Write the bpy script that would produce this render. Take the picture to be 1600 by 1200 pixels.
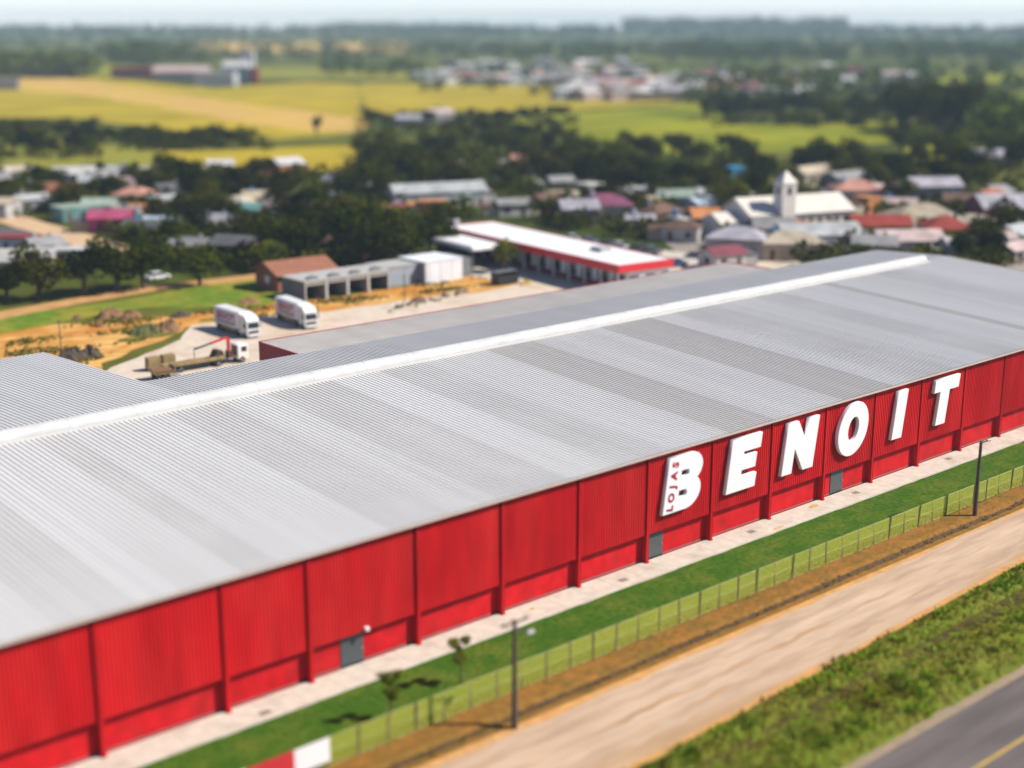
import bpy, math, random
from math import sin, cos, pi, radians, sqrt, tan, atan, atan2
import numpy as np
random.seed(7)
for o in list(bpy.data.objects): bpy.data.objects.remove(o, do_unlink=True)
S = bpy.context.scene
COL = S.collection

# ------------------------------------------------------------------ camera
# world: X runs along the long red wall, Y into the building, Z up, metres
FPX, HOR, VPX, CAMZ = 2200.0, 28.0, 3390.0, 45.0
PITCH = atan((600 - HOR) / FPX)
AZ = atan2(VPX - 800, FPX * cos(PITCH) + (600 - HOR) * sin(PITCH))
cam = bpy.data.cameras.new('camera'); cam_o = bpy.data.objects.new('camera', cam); COL.objects.link(cam_o)
cam_o.location = (0, 0, CAMZ); cam_o.rotation_euler = (pi / 2 - PITCH, 0, AZ - pi / 2)
cam.sensor_width = 36; cam.lens = 36 * FPX / 1600; cam.clip_start = 1; cam.clip_end = 30000
cam.dof.use_dof = True; cam.dof.focus_distance = 140; cam.dof.aperture_fstop = 0.042; cam.dof.aperture_blades = 0
S.camera = cam_o

# ------------------------------------------------------------------ world, sun, exposure
SUN_EL = radians(43); SUN_AZ = atan2(-0.68, 0.73)          # direction towards the sun, angle from +X
w = bpy.data.worlds.new('World'); S.world = w; w.use_nodes = True
nt = w.node_tree; nt.nodes.clear()
sky = nt.nodes.new('ShaderNodeTexSky'); sky.sky_type = 'NISHITA'; sky.sun_disc = False
sky.sun_elevation = SUN_EL; sky.sun_rotation = pi / 2 - SUN_AZ
sky.altitude = 50; sky.air_density = 0.5; sky.dust_density = 0.0; sky.ozone_density = 1.0
bg = nt.nodes.new('ShaderNodeBackground'); bg.inputs[1].default_value = 0.12
wo = nt.nodes.new('ShaderNodeOutputWorld')
tint = nt.nodes.new('ShaderNodeMix'); tint.data_type = 'RGBA'; tint.blend_type = 'MULTIPLY'; tint.inputs['Factor'].default_value = 1.0; tint.inputs['B'].default_value = (1.12, 0.98, 0.97, 1)
nt.links.new(sky.outputs[0], tint.inputs['A']); nt.links.new(tint.outputs['Result'], bg.inputs[0]); nt.links.new(bg.outputs[0], wo.inputs[0])
sl = bpy.data.lights.new('sun', 'SUN'); sl.energy = 5.0; sl.angle = radians(0.6); sl.color = (1.0, 0.94, 0.84)
so = bpy.data.objects.new('sun', sl); COL.objects.link(so)
so.location = (60, -80, 120); so.rotation_euler = (pi / 2 - SUN_EL, 0, SUN_AZ + pi / 2)
S.view_settings.view_transform = 'Standard'; S.view_settings.look = 'None'
S.view_settings.exposure = 0.36; S.view_settings.gamma = 1.0; S.view_settings.use_curve_mapping = False
S.render.engine = 'CYCLES'
S.cycles.use_denoising = True
S.cycles.max_bounces = 6; S.cycles.diffuse_bounces = 1; S.cycles.glossy_bounces = 2
S.cycles.transparent_max_bounces = 8; S.cycles.volume_bounces = 1; S.cycles.transmission_bounces = 2

# ------------------------------------------------------------------ survey: bearing + dip -> point on the ground
_cp, _sp = cos(PITCH), sin(PITCH)
FW = np.array([cos(AZ) * _cp, sin(AZ) * _cp, -_sp]); RT = np.array([sin(AZ), -cos(AZ), 0.0]); UP = np.cross(RT, FW)
def gp(x, y, z=0.0):
    d = FW * FPX + RT * (x - 800) + UP * (600 - y)
    t = (z - CAMZ) / d[2]
    return (float(d[0] * t), float(d[1] * t))

# ------------------------------------------------------------------ helpers
def link(o, parent=None):
    COL.objects.link(o)
    if parent is not None: o.parent = parent
    return o
def tag(o, label=None, cat=None, group=None, kind=None):
    if label: o['label'] = label
    if cat: o['category'] = cat
    if group: o['group'] = group
    if kind: o['kind'] = kind
    return o
def empty(name, loc=(0, 0, 0), rz=0.0):
    o = bpy.data.objects.new(name, None); link(o); o.location = loc; o.rotation_euler = (0, 0, rz); o.empty_display_size = 0.5
    return o
class MB:
    def __init__(s): s.v = []; s.f = []
    def add(s, v, f):
        n = len(s.v); s.v += [tuple(p) for p in v]; s.f += [tuple(i + n for i in q) for q in f]; return s
    def box(s, x0, x1, y0, y1, z0, z1):
        return s.add([(x0,y0,z0),(x1,y0,z0),(x1,y1,z0),(x0,y1,z0),(x0,y0,z1),(x1,y0,z1),(x1,y1,z1),(x0,y1,z1)],
                     [(0,3,2,1),(4,5,6,7),(0,1,5,4),(1,2,6,5),(2,3,7,6),(3,0,4,7)])
    def bbox(s, x0, x1, y0, y1, z0, z1, b=0.05):
        # box with chamfered vertical edges and top edge
        def ring(e, z): return [(x0+e,y0+b,z),(x0+b,y0+e,z),(x1-b,y0+e,z),(x1-e,y0+b,z),(x1-e,y1-b,z),(x1-b,y1-e,z),(x0+b,y1-e,z),(x0+e,y1-b,z)]
        v = ring(0, z0) + ring(0, z1 - b) + [(min(max(p[0], x0+b), x1-b), min(max(p[1], y0+b), y1-b), z1) for p in ring(0, z1)]
        f = [tuple(range(7, -1, -1))]
        for k in (0, 8):
            f += [(k+i, k+(i+1) % 8, k+8+(i+1) % 8, k+8+i) for i in range(8)]
        f += [tuple(range(16, 24))]
        return s.add(v, f)
    def prism(s, pts, y0, y1, axis='y'):
        n = len(pts)
        if axis == 'y': v = [(a, y0, b) for a, b in pts] + [(a, y1, b) for a, b in pts]
        elif axis == 'x': v = [(y0, a, b) for a, b in pts] + [(y1, a, b) for a, b in pts]
        else: v = [(a, b, y0) for a, b in pts] + [(a, b, y1) for a, b in pts]
        f = [tuple(range(n)), tuple(range(2*n-1, n-1, -1))] + [(i, i+n, (i+1) % n + n, (i+1) % n) for i in range(n)]
        return s.add(v, f)
    def tube(s, p0, p1, r0, r1=None, n=8):
        r1 = r0 if r1 is None else r1
        a = np.array(p0, float); b = np.array(p1, float); d = b - a; d /= max(np.linalg.norm(d), 1e-9)
        u = np.cross(d, (0, 0, 1) if abs(d[2]) < .9 else (1, 0, 0)); u /= np.linalg.norm(u); w_ = np.cross(d, u)
        v = [a + r0*(u*cos(2*pi*i/n) + w_*sin(2*pi*i/n)) for i in range(n)] + [b + r1*(u*cos(2*pi*i/n) + w_*sin(2*pi*i/n)) for i in range(n)]
        return s.add(v, [(i, (i+1) % n, n+(i+1) % n, n+i) for i in range(n)] + [tuple(range(n-1, -1, -1)), tuple(range(n, 2*n))])
    def mesh(s, name, m=None):
        me = bpy.data.meshes.new(name); me.from_pydata(s.v, [], s.f); me.update()
        if m: me.materials.append(m)
        return me
    def build(s, name, m=None, parent=None):
        return link(bpy.data.objects.new(name, s.mesh(name, m)), parent)
def smooth(o):
    for p in o.data.polygons: p.use_smooth = True
    return o
def copy_tree(o, parent=None):
    c = o.copy(); link(c)
    if parent is not None: c.parent = parent
    for ch in list(o.children): copy_tree(ch, c)
    return c
def curve_mesh(name, loops, extrude, bevel=0.0, m=None):
    cu = bpy.data.curves.new(name, 'CURVE'); cu.dimensions = '2D'; cu.fill_mode = 'BOTH'; cu.extrude = extrude; cu.bevel_depth = bevel; cu.bevel_resolution = 1
    for L in loops:
        sp = cu.splines.new('POLY'); sp.points.add(len(L) - 1); sp.use_cyclic_u = True
        for i, p in enumerate(L): sp.points[i].co = (p[0], p[1], 0, 1)
    t = bpy.data.objects.new('tmp', cu); COL.objects.link(t)
    me = bpy.data.meshes.new_from_object(t); bpy.data.objects.remove(t); bpy.data.curves.remove(cu)
    me.materials.clear()
    if m: me.materials.append(m)
    return me
def text_mesh(txt, size, extrude, offset, m=None, spacing=1.0):
    cu = bpy.data.curves.new('txt', 'FONT'); cu.body = txt; cu.size = size; cu.extrude = extrude; cu.offset = offset; cu.space_character = spacing
    cu.align_x = 'CENTER'; cu.align_y = 'CENTER'; cu.resolution_u = 3
    t = bpy.data.objects.new('tmp', cu); COL.objects.link(t)
    me = bpy.data.meshes.new_from_object(t); bpy.data.objects.remove(t); bpy.data.curves.remove(cu)
    me.materials.clear()
    if m: me.materials.append(m)
    return me

# ------------------------------------------------------------------ materials
_M = {}
def mat(name, c, rough=0.7, var=0.12, scale=1.0, metal=0.0, c2=None, s2=None, f2=0.5, bump=0.0, bscale=20.0, orand=0.0, spec=0.5, detail=4, f2w=0.15, stretch=None):
    """colour c with fine value noise 'var'; optional patches of a second colour c2 (size s2, threshold f2)"""
    if name in _M: return _M[name]
    m = bpy.data.materials.new(name); m.use_nodes = True; N = m.node_tree; n = N.nodes; L = N.links
    b = n['Principled BSDF']; b.inputs['Roughness'].default_value = rough; b.inputs['Metallic'].default_value = metal
    b.inputs['Specular IOR Level'].default_value = spec
    geo = n.new('ShaderNodeNewGeometry'); src = geo.outputs['Position']
    if stretch:
        mp = n.new('ShaderNodeMapping'); mp.inputs['Scale'].default_value = stretch; L.new(src, mp.inputs[0]); src = mp.outputs[0]
    col = None
    base = n.new('ShaderNodeRGB'); base.outputs[0].default_value = (*c, 1); col = base.outputs[0]
    if c2:
        nz = n.new('ShaderNodeTexNoise'); nz.inputs['Scale'].default_value = s2; nz.inputs['Detail'].default_value = 5; nz.inputs['Roughness'].default_value = 0.62
        L.new(src, nz.inputs['Vector'])
        mr = n.new('ShaderNodeMapRange'); mr.inputs[1].default_value = f2 - f2w; mr.inputs[2].default_value = f2 + f2w; L.new(nz.outputs['Fac'], mr.inputs[0])
        mx = n.new('ShaderNodeMix'); mx.data_type = 'RGBA'; mx.inputs['B'].default_value = (*c2, 1)
        L.new(mr.outputs[0], mx.inputs['Factor']); L.new(col, mx.inputs['A']); col = mx.outputs['Result']
    if var > 0 or orand > 0:
        nz = n.new('ShaderNodeTexNoise'); nz.inputs['Scale'].default_value = scale; nz.inputs['Detail'].default_value = detail
        L.new(src, nz.inputs['Vector'])
        mr = n.new('ShaderNodeMapRange'); mr.inputs[1].default_value = 0.3; mr.inputs[2].default_value = 0.7
        mr.inputs[3].default_value = 1 - var; mr.inputs[4].default_value = 1 + var; L.new(nz.outputs['Fac'], mr.inputs[0])
        v = mr.outputs[0]
        if orand > 0:
            oi = n.new('ShaderNodeObjectInfo'); m2 = n.new('ShaderNodeMapRange'); m2.inputs[3].default_value = 1 - orand; m2.inputs[4].default_value = 1 + orand
            L.new(oi.outputs['Random'], m2.inputs[0]); mu = n.new('ShaderNodeMath'); mu.operation = 'MULTIPLY'; L.new(v, mu.inputs[0]); L.new(m2.outputs[0], mu.inputs[1]); v = mu.outputs[0]
        hs = n.new('ShaderNodeHueSaturation'); L.new(v, hs.inputs['Value']); L.new(col, hs.inputs['Color']); col = hs.outputs[0]
    L.new(col, b.inputs['Base Color'])
    if bump > 0:
        nz = n.new('ShaderNodeTexNoise'); nz.inputs['Scale'].default_value = bscale; nz.inputs['Detail'].default_value = 4; L.new(geo.outputs['Position'], nz.inputs['Vector'])
        bp = n.new('ShaderNodeBump'); bp.inputs['Strength'].default_value = bump; bp.inputs['Distance'].default_value = 0.3; L.new(nz.outputs['Fac'], bp.inputs['Height']); L.new(bp.outputs[0], b.inputs['Normal'])
    _M[name] = m; return m
def leafmat(name, c, cb):
    if name in _M: return _M[name]
    m = bpy.data.materials.new(name); m.use_nodes = True; N = m.node_tree; n = N.nodes; L = N.links; n.clear()
    oi = n.new('ShaderNodeObjectInfo'); geo = n.new('ShaderNodeNewGeometry')
    nz = n.new('ShaderNodeTexNoise'); nz.inputs['Scale'].default_value = 0.45; nz.inputs['Detail'].default_value = 3; L.new(geo.outputs['Position'], nz.inputs['Vector'])
    ad = n.new('ShaderNodeMath'); ad.operation = 'ADD'; L.new(nz.outputs['Fac'], ad.inputs[0])
    ma = n.new('ShaderNodeMapRange'); ma.inputs[3].default_value = -0.28; ma.inputs[4].default_value = 0.28; L.new(oi.outputs['Random'], ma.inputs[0]); L.new(ma.outputs[0], ad.inputs[1])
    mr = n.new('ShaderNodeMapRange'); mr.inputs[1].default_value = 0.25; mr.inputs[2].default_value = 0.8; L.new(ad.outputs[0], mr.inputs[0])
    mx = n.new('ShaderNodeMix'); mx.data_type = 'RGBA'; mx.inputs['A'].default_value = (*c, 1); mx.inputs['B'].default_value = (*cb, 1); L.new(mr.outputs[0], mx.inputs['Factor'])
    df = n.new('ShaderNodeBsdfDiffuse'); tr = n.new('ShaderNodeBsdfTranslucent'); ms = n.new('ShaderNodeMixShader'); ms.inputs[0].default_value = 0.14
    L.new(mx.outputs['Result'], df.inputs[0]); L.new(mx.outputs['Result'], tr.inputs[0]); L.new(df.outputs[0], ms.inputs[1]); L.new(tr.outputs[0], ms.inputs[2])
    out = n.new('ShaderNodeOutputMaterial'); L.new(ms.outputs[0], out.inputs[0])
    _M[name] = m; return m

RED = mat('red_paint', (0.57, 0.010, 0.014), 0.6, 0.17, 0.5, c2=(0.64, 0.028, 0.026), s2=0.22, f2=0.60, orand=0.07, spec=0.15, stretch=(1.2, 1, 0.25))
RED_B = mat('red_block_paint', (0.54, 0.010, 0.014), 0.7, 0.18, 0.8, c2=(0.38, 0.020, 0.020), s2=0.5, f2=0.64, orand=0.05, spec=0.12)
ROOFA = mat('zinc_roof', (0.65, 0.64, 0.625), 0.55, 0.05, 0.10, 0.0, c2=(0.58, 0.565, 0.545), s2=0.12, f2=0.60, f2w=0.16, orand=0.028, stretch=(1, .12, 1))
ROOFB = mat('dull_zinc_roof', (0.53, 0.505, 0.48), 0.6, 0.05, 0.12, 0.0, c2=(0.47, 0.445, 0.42), s2=0.12, f2=0.60, orand=0.025, stretch=(1, .12, 1))
ROOFC = mat('beige_roof', (0.66, 0.61, 0.55), 0.6, 0.06, 0.3, 0.0, orand=0.03)
WHITE = mat('white_paint', (0.80, 0.80, 0.80), 0.45, 0.03, 0.6)
CAPW = mat('white_ridge', (0.55, 0.545, 0.535), 0.5, 0.06, 0.8, c2=(.45, .44, .425), s2=.3, f2=.64)
GREYD = mat('grey_door', (0.075, 0.085, 0.09), 0.5, 0.08, 2)
DARK = mat('dark_rubber', (0.018, 0.018, 0.02), 0.7, 0.1, 4)
GLASS = mat('dark_glass', (0.02, 0.028, 0.035), 0.12, 0.05, 1)
STEEL = mat('steel', (0.3, 0.3, 0.31), 0.45, 0.08, 3, 0.6)
TRIM = mat('beige_trim', (0.55, 0.46, 0.40), 0.6, 0.06, 1)
CONC = mat('concrete', (0.60, 0.535, 0.45), 0.85, 0.10, 1.1, c2=(0.46, 0.39, 0.32), s2=0.35, f2=0.62, f2w=0.14)
LAWN = mat('lawn', (0.045, 0.115, 0.008), 0.9, 0.26, 2.4, c2=(0.13, 0.16, 0.018), s2=0.30, f2=0.60, f2w=0.16, bump=0.4, bscale=9, spec=0.1)
EARTH = mat('brown_earth', (0.29, 0.135, 0.030), 0.95, 0.18, 1.5, c2=(0.17, 0.11, 0.024), s2=0.4, f2=0.55, bump=0.25, bscale=5, spec=0.1)
ROADD = mat('pale_dirt_road', (0.53, 0.38, 0.265), 0.95, 0.12, 0.9, c2=(0.42, 0.25, 0.12), s2=0.35, f2=0.58, f2w=0.12, spec=0.1, stretch=(0.12, 1.0, 1.0))
ROADE = mat('orange_road_edge', (0.58, 0.31, 0.11), 0.95, 0.16, 1.2, spec=0.1)
ASPH = mat('asphalt', (0.105, 0.085, 0.08), 0.85, 0.12, 0.8, c2=(0.14, 0.115, 0.11), s2=0.4, f2=0.5, stretch=(0.15, 1, 1))
SHOUL = mat('shoulder_gravel', (0.30, 0.22, 0.14), 0.95, 0.15, 1.5)
YLINE = mat('yellow_line', (0.50, 0.33, 0.06), 0.8, 0.12, 1)
VERGE = mat('verge_ground', (0.12, 0.16, 0.014), 0.95, 0.25, 1.2, c2=(0.15, 0.14, 0.022), s2=0.35, f2=0.52, f2w=0.12, spec=0.1)
YARD = mat('yard_gravel', (0.62, 0.52, 0.42), 0.95, 0.10, 0.7, c2=(0.50, 0.38, 0.27), s2=0.10, f2=0.58, f2w=0.10, spec=0.1)
DIRT = mat('orange_dirt', (0.50, 0.21, 0.038), 0.95, 0.24, 0.6, c2=(0.66, 0.38, 0.12), s2=0.09, f2=0.5, f2w=0.08, spec=0.1, stretch=(0.6, 1.4, 1))
LOTG = mat('lot_grass', (0.12, 0.20, 0.016), 0.95, 0.24, 0.6, c2=(0.28, 0.24, 0.03), s2=0.10, f2=0.53, f2w=0.12, spec=0.1)
BARK = mat('bark', (0.10, 0.07, 0.045), 0.9, 0.2, 3)
WIREG = None
def wiremat():
    m = bpy.data.materials.new('chain_link'); m.use_nodes = True; N = m.node_tree; n = N.nodes; L = N.links; n.clear()
    tc = n.new('ShaderNodeTexCoord'); sx = n.new('ShaderNodeSeparateXYZ'); L.new(tc.outputs['Object'], sx.inputs[0])
    outs = []
    for op in ('ADD', 'SUBTRACT'):
        a = n.new('ShaderNodeMath'); a.operation = op; L.new(sx.outputs[0], a.inputs[0]); L.new(sx.outputs[2], a.inputs[1])
        d = n.new('ShaderNodeMath'); d.operation = 'MULTIPLY'; d.inputs[1].default_value = 9.0; L.new(a.outputs[0], d.inputs[0])
        fr = n.new('ShaderNodeMath'); fr.operation = 'FRACT'; L.new(d.outputs[0], fr.inputs[0])
        lt = n.new('ShaderNodeMath'); lt.operation = 'LESS_THAN'; lt.inputs[1].default_value = 0.20; L.new(fr.outputs[0], lt.inputs[0]); outs.append(lt.outputs[0])
    mxm = n.new('ShaderNodeMath'); mxm.operation = 'MAXIMUM'; L.new(outs[0], mxm.inputs[0]); L.new(outs[1], mxm.inputs[1])
    df = n.new('ShaderNodeBsdfDiffuse'); df.inputs[0].default_value = (0.58, 0.58, 0.10, 1)
    tr = n.new('ShaderNodeBsdfTransparent'); ms = n.new('ShaderNodeMixShader'); L.new(mxm.outputs[0], ms.inputs[0]); L.new(tr.outputs[0], ms.inputs[1]); L.new(df.outputs[0], ms.inputs[2])
    out = n.new('ShaderNodeOutputMaterial'); L.new(ms.outputs[0], out.inputs[0]); return m
CHAIN = wiremat()

# ------------------------------------------------------------------ ground and sheets
def sheet(name, pts, z, m, jit=0.0, step=3.0, seed=1, kind='structure'):
    rnd = random.Random(seed); P = []
    n = len(pts)
    for i in range(n):
        a, b = pts[i], pts[(i+1) % n]; d = math.hypot(b[0]-a[0], b[1]-a[1]); k = max(1, int(d / step)) if jit else 1
        for j in range(k):
            t = j / k; P.append((a[0]+(b[0]-a[0])*t + (rnd.uniform(-jit, jit) if j else 0), a[1]+(b[1]-a[1])*t + (rnd.uniform(-jit, jit) if j else 0), z))
    # keep normals up
    area = sum(P[i][0]*P[(i+1) % len(P)][1]-P[(i+1) % len(P)][0]*P[i][1] for i in range(len(P)))
    if area < 0: P.reverse()
    o = MB().add(P, [tuple(range(len(P)))]).build(name, m); o['kind'] = kind; return o
def pix(pts): return [gp(x, y) for x, y in pts]
GND = mat('countryside', (0.052, 0.072, 0.010), 0.95, 0.30, 0.05, c2=(0.15, 0.15, 0.025), s2=0.006, f2=0.52, f2w=0.10, spec=0.05)
sheet('ground', [(6200*cos(a*pi/60), 6200*sin(a*pi/60)) for a in range(120)], -0.08, GND)
XA, XB = -60, 420
sheet('asphalt_road', [(XA, 30), (XB, 30), (XB, 44.75), (XA, 44.75)], -0.02, ASPH)
sheet('road_shoulder', [(XA, 44.6), (XB, 44.6), (XB, 45.7), (XA, 45.7)], -0.03, SHOUL, 0.12, 1.5)
sheet('yellow_line', [(XA, 39.9), (XB, 39.9), (XB, 40.15), (XA, 40.15)], -0.016, YLINE)
sheet('road_edge', [(XA, 53.6), (XB, 54.2), (XB, 64.0), (XA, 63.6)], -0.05, ROADE, 0.25, 2)
sheet('dirt_road', [(XA, 54.4), (60, 54.5), (230, 61.4), (230, 64), (60, 62.2), (XA, 62.0)], -0.03, ROADD, 0.22, 2.2)
TRK_M = mat('wheel_track', (0.46, 0.325, 0.225), 0.95, 0.14, 1.2, c2=(0.53, 0.38, 0.265), s2=0.6, f2=0.5, spec=0.1, stretch=(0.15, 1, 1))
TRK_P = mat('pale_track', (0.58, 0.43, 0.31), 0.95, 0.12, 1.2, c2=(0.53, 0.38, 0.265), s2=0.5, f2=0.5, spec=0.1, stretch=(0.15, 1, 1))
for zz, (yy, wd, mm_) in enumerate(((56.3, .55, TRK_M), (57.9, .6, TRK_P), (59.6, .7, TRK_P), (61.2, .5, TRK_M), (60.4, .35, TRK_M))):
    tr_ = random.Random(int(yy*10)); nn = 220; vv = []
    for q in range(nn+1):
        xq = XA+(230-XA)*q/nn; o1 = max(0, xq-60)*.028*(62.4-yy)/6.5 + max(0, xq-60)*.008 + .12*sin(xq*.05+yy); vv += [(xq, yy-wd+o1+tr_.uniform(-.2, .2), -.026+.004*zz), (xq, yy+wd+o1+tr_.uniform(-.2, .2), -.026+.004*zz)]
    MB().add(vv, [(2*q, 2*q+2, 2*q+3, 2*q+1) for q in range(nn)]).build('wheel_track', mm_)['kind'] = 'structure'
sheet('lawn', [(XA, 66.0), (XB, 66.0), (XB, 74.25), (XA, 74.25)], -0.01, LAWN, 0.12, 1.2)
# brown bank with a small gully
def vy1(x): return 53.9 + .042*max(0, x-60)
def strip(name, y0, y1, prof, m, x0=-30, x1=230, dx=0.6, ny=10, amp=0.05, seed=3):
    rnd = np.random.RandomState(seed); nx = int((x1-x0)/dx); v = []; f = []
    xs = np.linspace(x0, x1, nx+1); t = np.linspace(0, 1, ny+1)
    low = np.interp(np.arange(nx+1), np.arange(0, nx+8, 7), rnd.rand(len(np.arange(0, nx+8, 7))))
    for i, x in enumerate(xs):
        for j in range(ny+1):
            e = 0 if j in (0, ny) else 1
            ya, yb = (y0(x), y1(x)) if callable(y1) else (y0, y1)
            v.append((x, ya+(yb-ya)*t[j]+ (low[i]-.5)*0.35*e, prof(t[j]) + e*(rnd.rand()*amp*2 + (low[i]-.4)*amp*2)))
    for i in range(nx):
        for j in range(ny):
            a = i*(ny+1)+j; f.append((a, a+ny+1, a+ny+2, a+1))
    o = MB().add(v, f).build(name, m); o['kind'] = 'structure'; return o
EARTHBANK = strip('earth_bank', 63.0, 66.6, lambda t: -0.04 + 0.30*max(0, min(1, (t-.22)/.2))*(1-0.55*t) - 0.0*t, EARTH, ny=12, amp=0.022)
strip('bank_gully', 63.55, 64.15, lambda t: .05-.03*sin(pi*t)+.04*t, mat('bank_gully', (.10, .055, .018), .95, .3, 1.5), ny=4, amp=.02, seed=12)
def vprof(t):
    return -0.05 + 0.80*math.exp(-((t-.36)/.17)**2) + 0.62*math.exp(-((t-.82)/.10)**2) - 0.03
GULLY = mat('gully_soil', (.075, .052, .018), .95, .3, 1.0, c2=(.10, .10, .018), s2=.6, f2=.55, spec=.05)
strip('gully', lambda x: 45.4+(vy1(x)-45.4)*.555, lambda x: 45.4+(vy1(x)-45.4)*.70, lambda t: vprof(.555+.145*t)+.16-.1*sin(pi*t), GULLY, ny=6, dx=.45, amp=.05, seed=10)
VERG = strip('verge', lambda x: 45.4, vy1, vprof, VERGE, ny=26, dx=0.45, amp=0.09, seed=9)

# pavement slab along the wall, with kerb and joints
pav = MB().box(XA, 200, 74.3, 77.1, -0.06, 0.10).build('pavement', CONC); pav['kind'] = 'structure'
for i in range(65):
    x = -10 + i*3.0
    o = MB().box(x+0.012, x+2.988, 74.33, 77.05, 0.10, 0.112).build('paving_slab', CONC, pav)

# ------------------------------------------------------------------ warehouse
WX0, WX1 = 16.0, 181.0
Y0, YR, ZE, SL = 76.9, 110.6, 9.80, 0.05
ZR = ZE + SL*(YR - Y0)
YF1, YF2, XS = 145.6, 122.4, 59.4
PIL = [16.4, 24.8, 33.3, 42.2, 48.8, 58.2, 66.4, 74.6, 82.6, 90.8, 99.0, 107.1, 115.0, 123.1, 131.2, 139.1, 147.2, 155.3, 163.4, 171.5, 180.6]
wh = empty('warehouse', (98, 95, 0)); tag(wh, 'long red clad warehouse with ribbed grey metal roof, filling the foreground', 'warehouse')
def WB(mb, name, m, parent=wh):
    o = mb.build(name, m, parent)
    if parent is wh: o.location = (-98, -95, 0)
    return o
# roof decks and sheets
deck = MB()
dz = -0.10
deck.add([(WX0, Y0-0.35, ZE-.0175+dz), (WX1, Y0-0.35, ZE-.0175+dz), (WX1, YR, ZR+dz), (WX0, YR, ZR+dz), (XS, YR, ZR+dz), (WX0, YF1, ZR-SL*(YF1-YR)+dz), (XS, YF1, ZR-SL*(YF1-YR)+dz), (WX1, YF2, ZR-SL*(YF2-YR)+dz), (XS, YF2, ZR-SL*(YF2-YR)+dz)],
         [(0, 1, 2, 4, 3), (3, 4, 8, 6, 5), (4, 2, 7, 8)])
roof = WB(deck, 'roof', ROOFB)
def sheet_mesh(width, ncor, y0, z0, y1, z1, m, hgt=0.072):
    v = []; f = []; p = width/ncor; prof = []
    for k in range(ncor):
        a = k*p; prof += [(a, 0), (a+.36*p, 0), (a+.5*p, hgt), (a+.86*p, hgt)]
    prof.append((width+0.02, 0))
    n = len(prof); v = [(x, y0, z0+z) for x, z in prof] + [(x, y1, z1+z) for x, z in prof]
    f = [(i, i+1, n+i+1, n+i) for i in range(n-1)]
    return MB().add(v, f).mesh('roof_sheet', m)
SW = 0.92
bands = [(92.7, 98.5), (108.5, 117), (121.3, 128), (149, 151.5), (56, 61), (66, 73), (79, 84), (31, 36), (136, 141), (44, 46.5), (160, 166)]
front_a = sheet_mesh(SW, 2, Y0-0.55, ZE-.0275, YR, ZR, ROOFA); front_b = front_a.copy(); front_b.materials.clear(); front_b.materials.append(ROOFB)
MIDR = mat('greyer_zinc_roof', (0.59, 0.575, 0.555), 0.5, 0.05, 0.12, 0.0, orand=0.025)
front_c = front_a.copy(); front_c.materials.clear(); front_c.materials.append(MIDR)
x = WX0; i = 0
while x < WX1 - .5:
    inb = [k for k, (a, b) in enumerate(bands) if a <= x + .46 < b]
    me = front_a if not inb else (front_b if inb[0] in (0, 1, 3) else front_c)
    o = link(bpy.data.objects.new('roof_sheet', me), roof); o.location = (x, 0, 0); x += SW
bk1 = sheet_mesh(SW*2, 4, YR, ZR, YF1+.3, ZR-SL*(YF1+.3-YR), ROOFA); bk2 = sheet_mesh(SW*2, 4, YR, ZR, YF2+.3, ZR-SL*(YF2+.3-YR), MIDR)
x = WX0
while x < WX1 - .5:
    o = link(bpy.data.objects.new('roof_sheet', bk1 if x < XS-1 else bk2), roof); o.location = (x, 0, 0); x += SW*2
# ridge ventilator: a rounded white cap
prof = [(YR+a*.80, ZR+b*.80) for a, b in [(-1, -.02), (-1, .25), (-.92, .55), (-.7, .85), (-.35, 1.05), (0, 1.12), (.35, 1.05), (.7, .85), (.92, .55), (1, .25), (1, -.02)]]
cap = WB(MB().prism([(a, b) for a, b in prof], WX0+.5, 174.8, 'x'), 'ridge_cap', CAPW)
xx = WX0+.5
for k in range(26):
    WB(MB().prism([(YR+(a-YR)*1.015, ZR+(b-ZR)*1.02) for a, b in prof], xx+k*6.1, xx+k*6.1+.10, 'x'), 'cap_joint', CAPW, cap)
WB(MB().box(WX0, 175, YR-1.2, YR-.81, ZR-.06, ZR+.10), 'ridge_flashing', MIDR)
# eave gutter
WB(MB().prism([(Y0-.62, ZE-.02), (Y0-.62, ZE-.20), (Y0-.30, ZE-.20), (Y0-.30, ZE-.05)], WX0, WX1, 'x'), 'gutter', TRIM)
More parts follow.
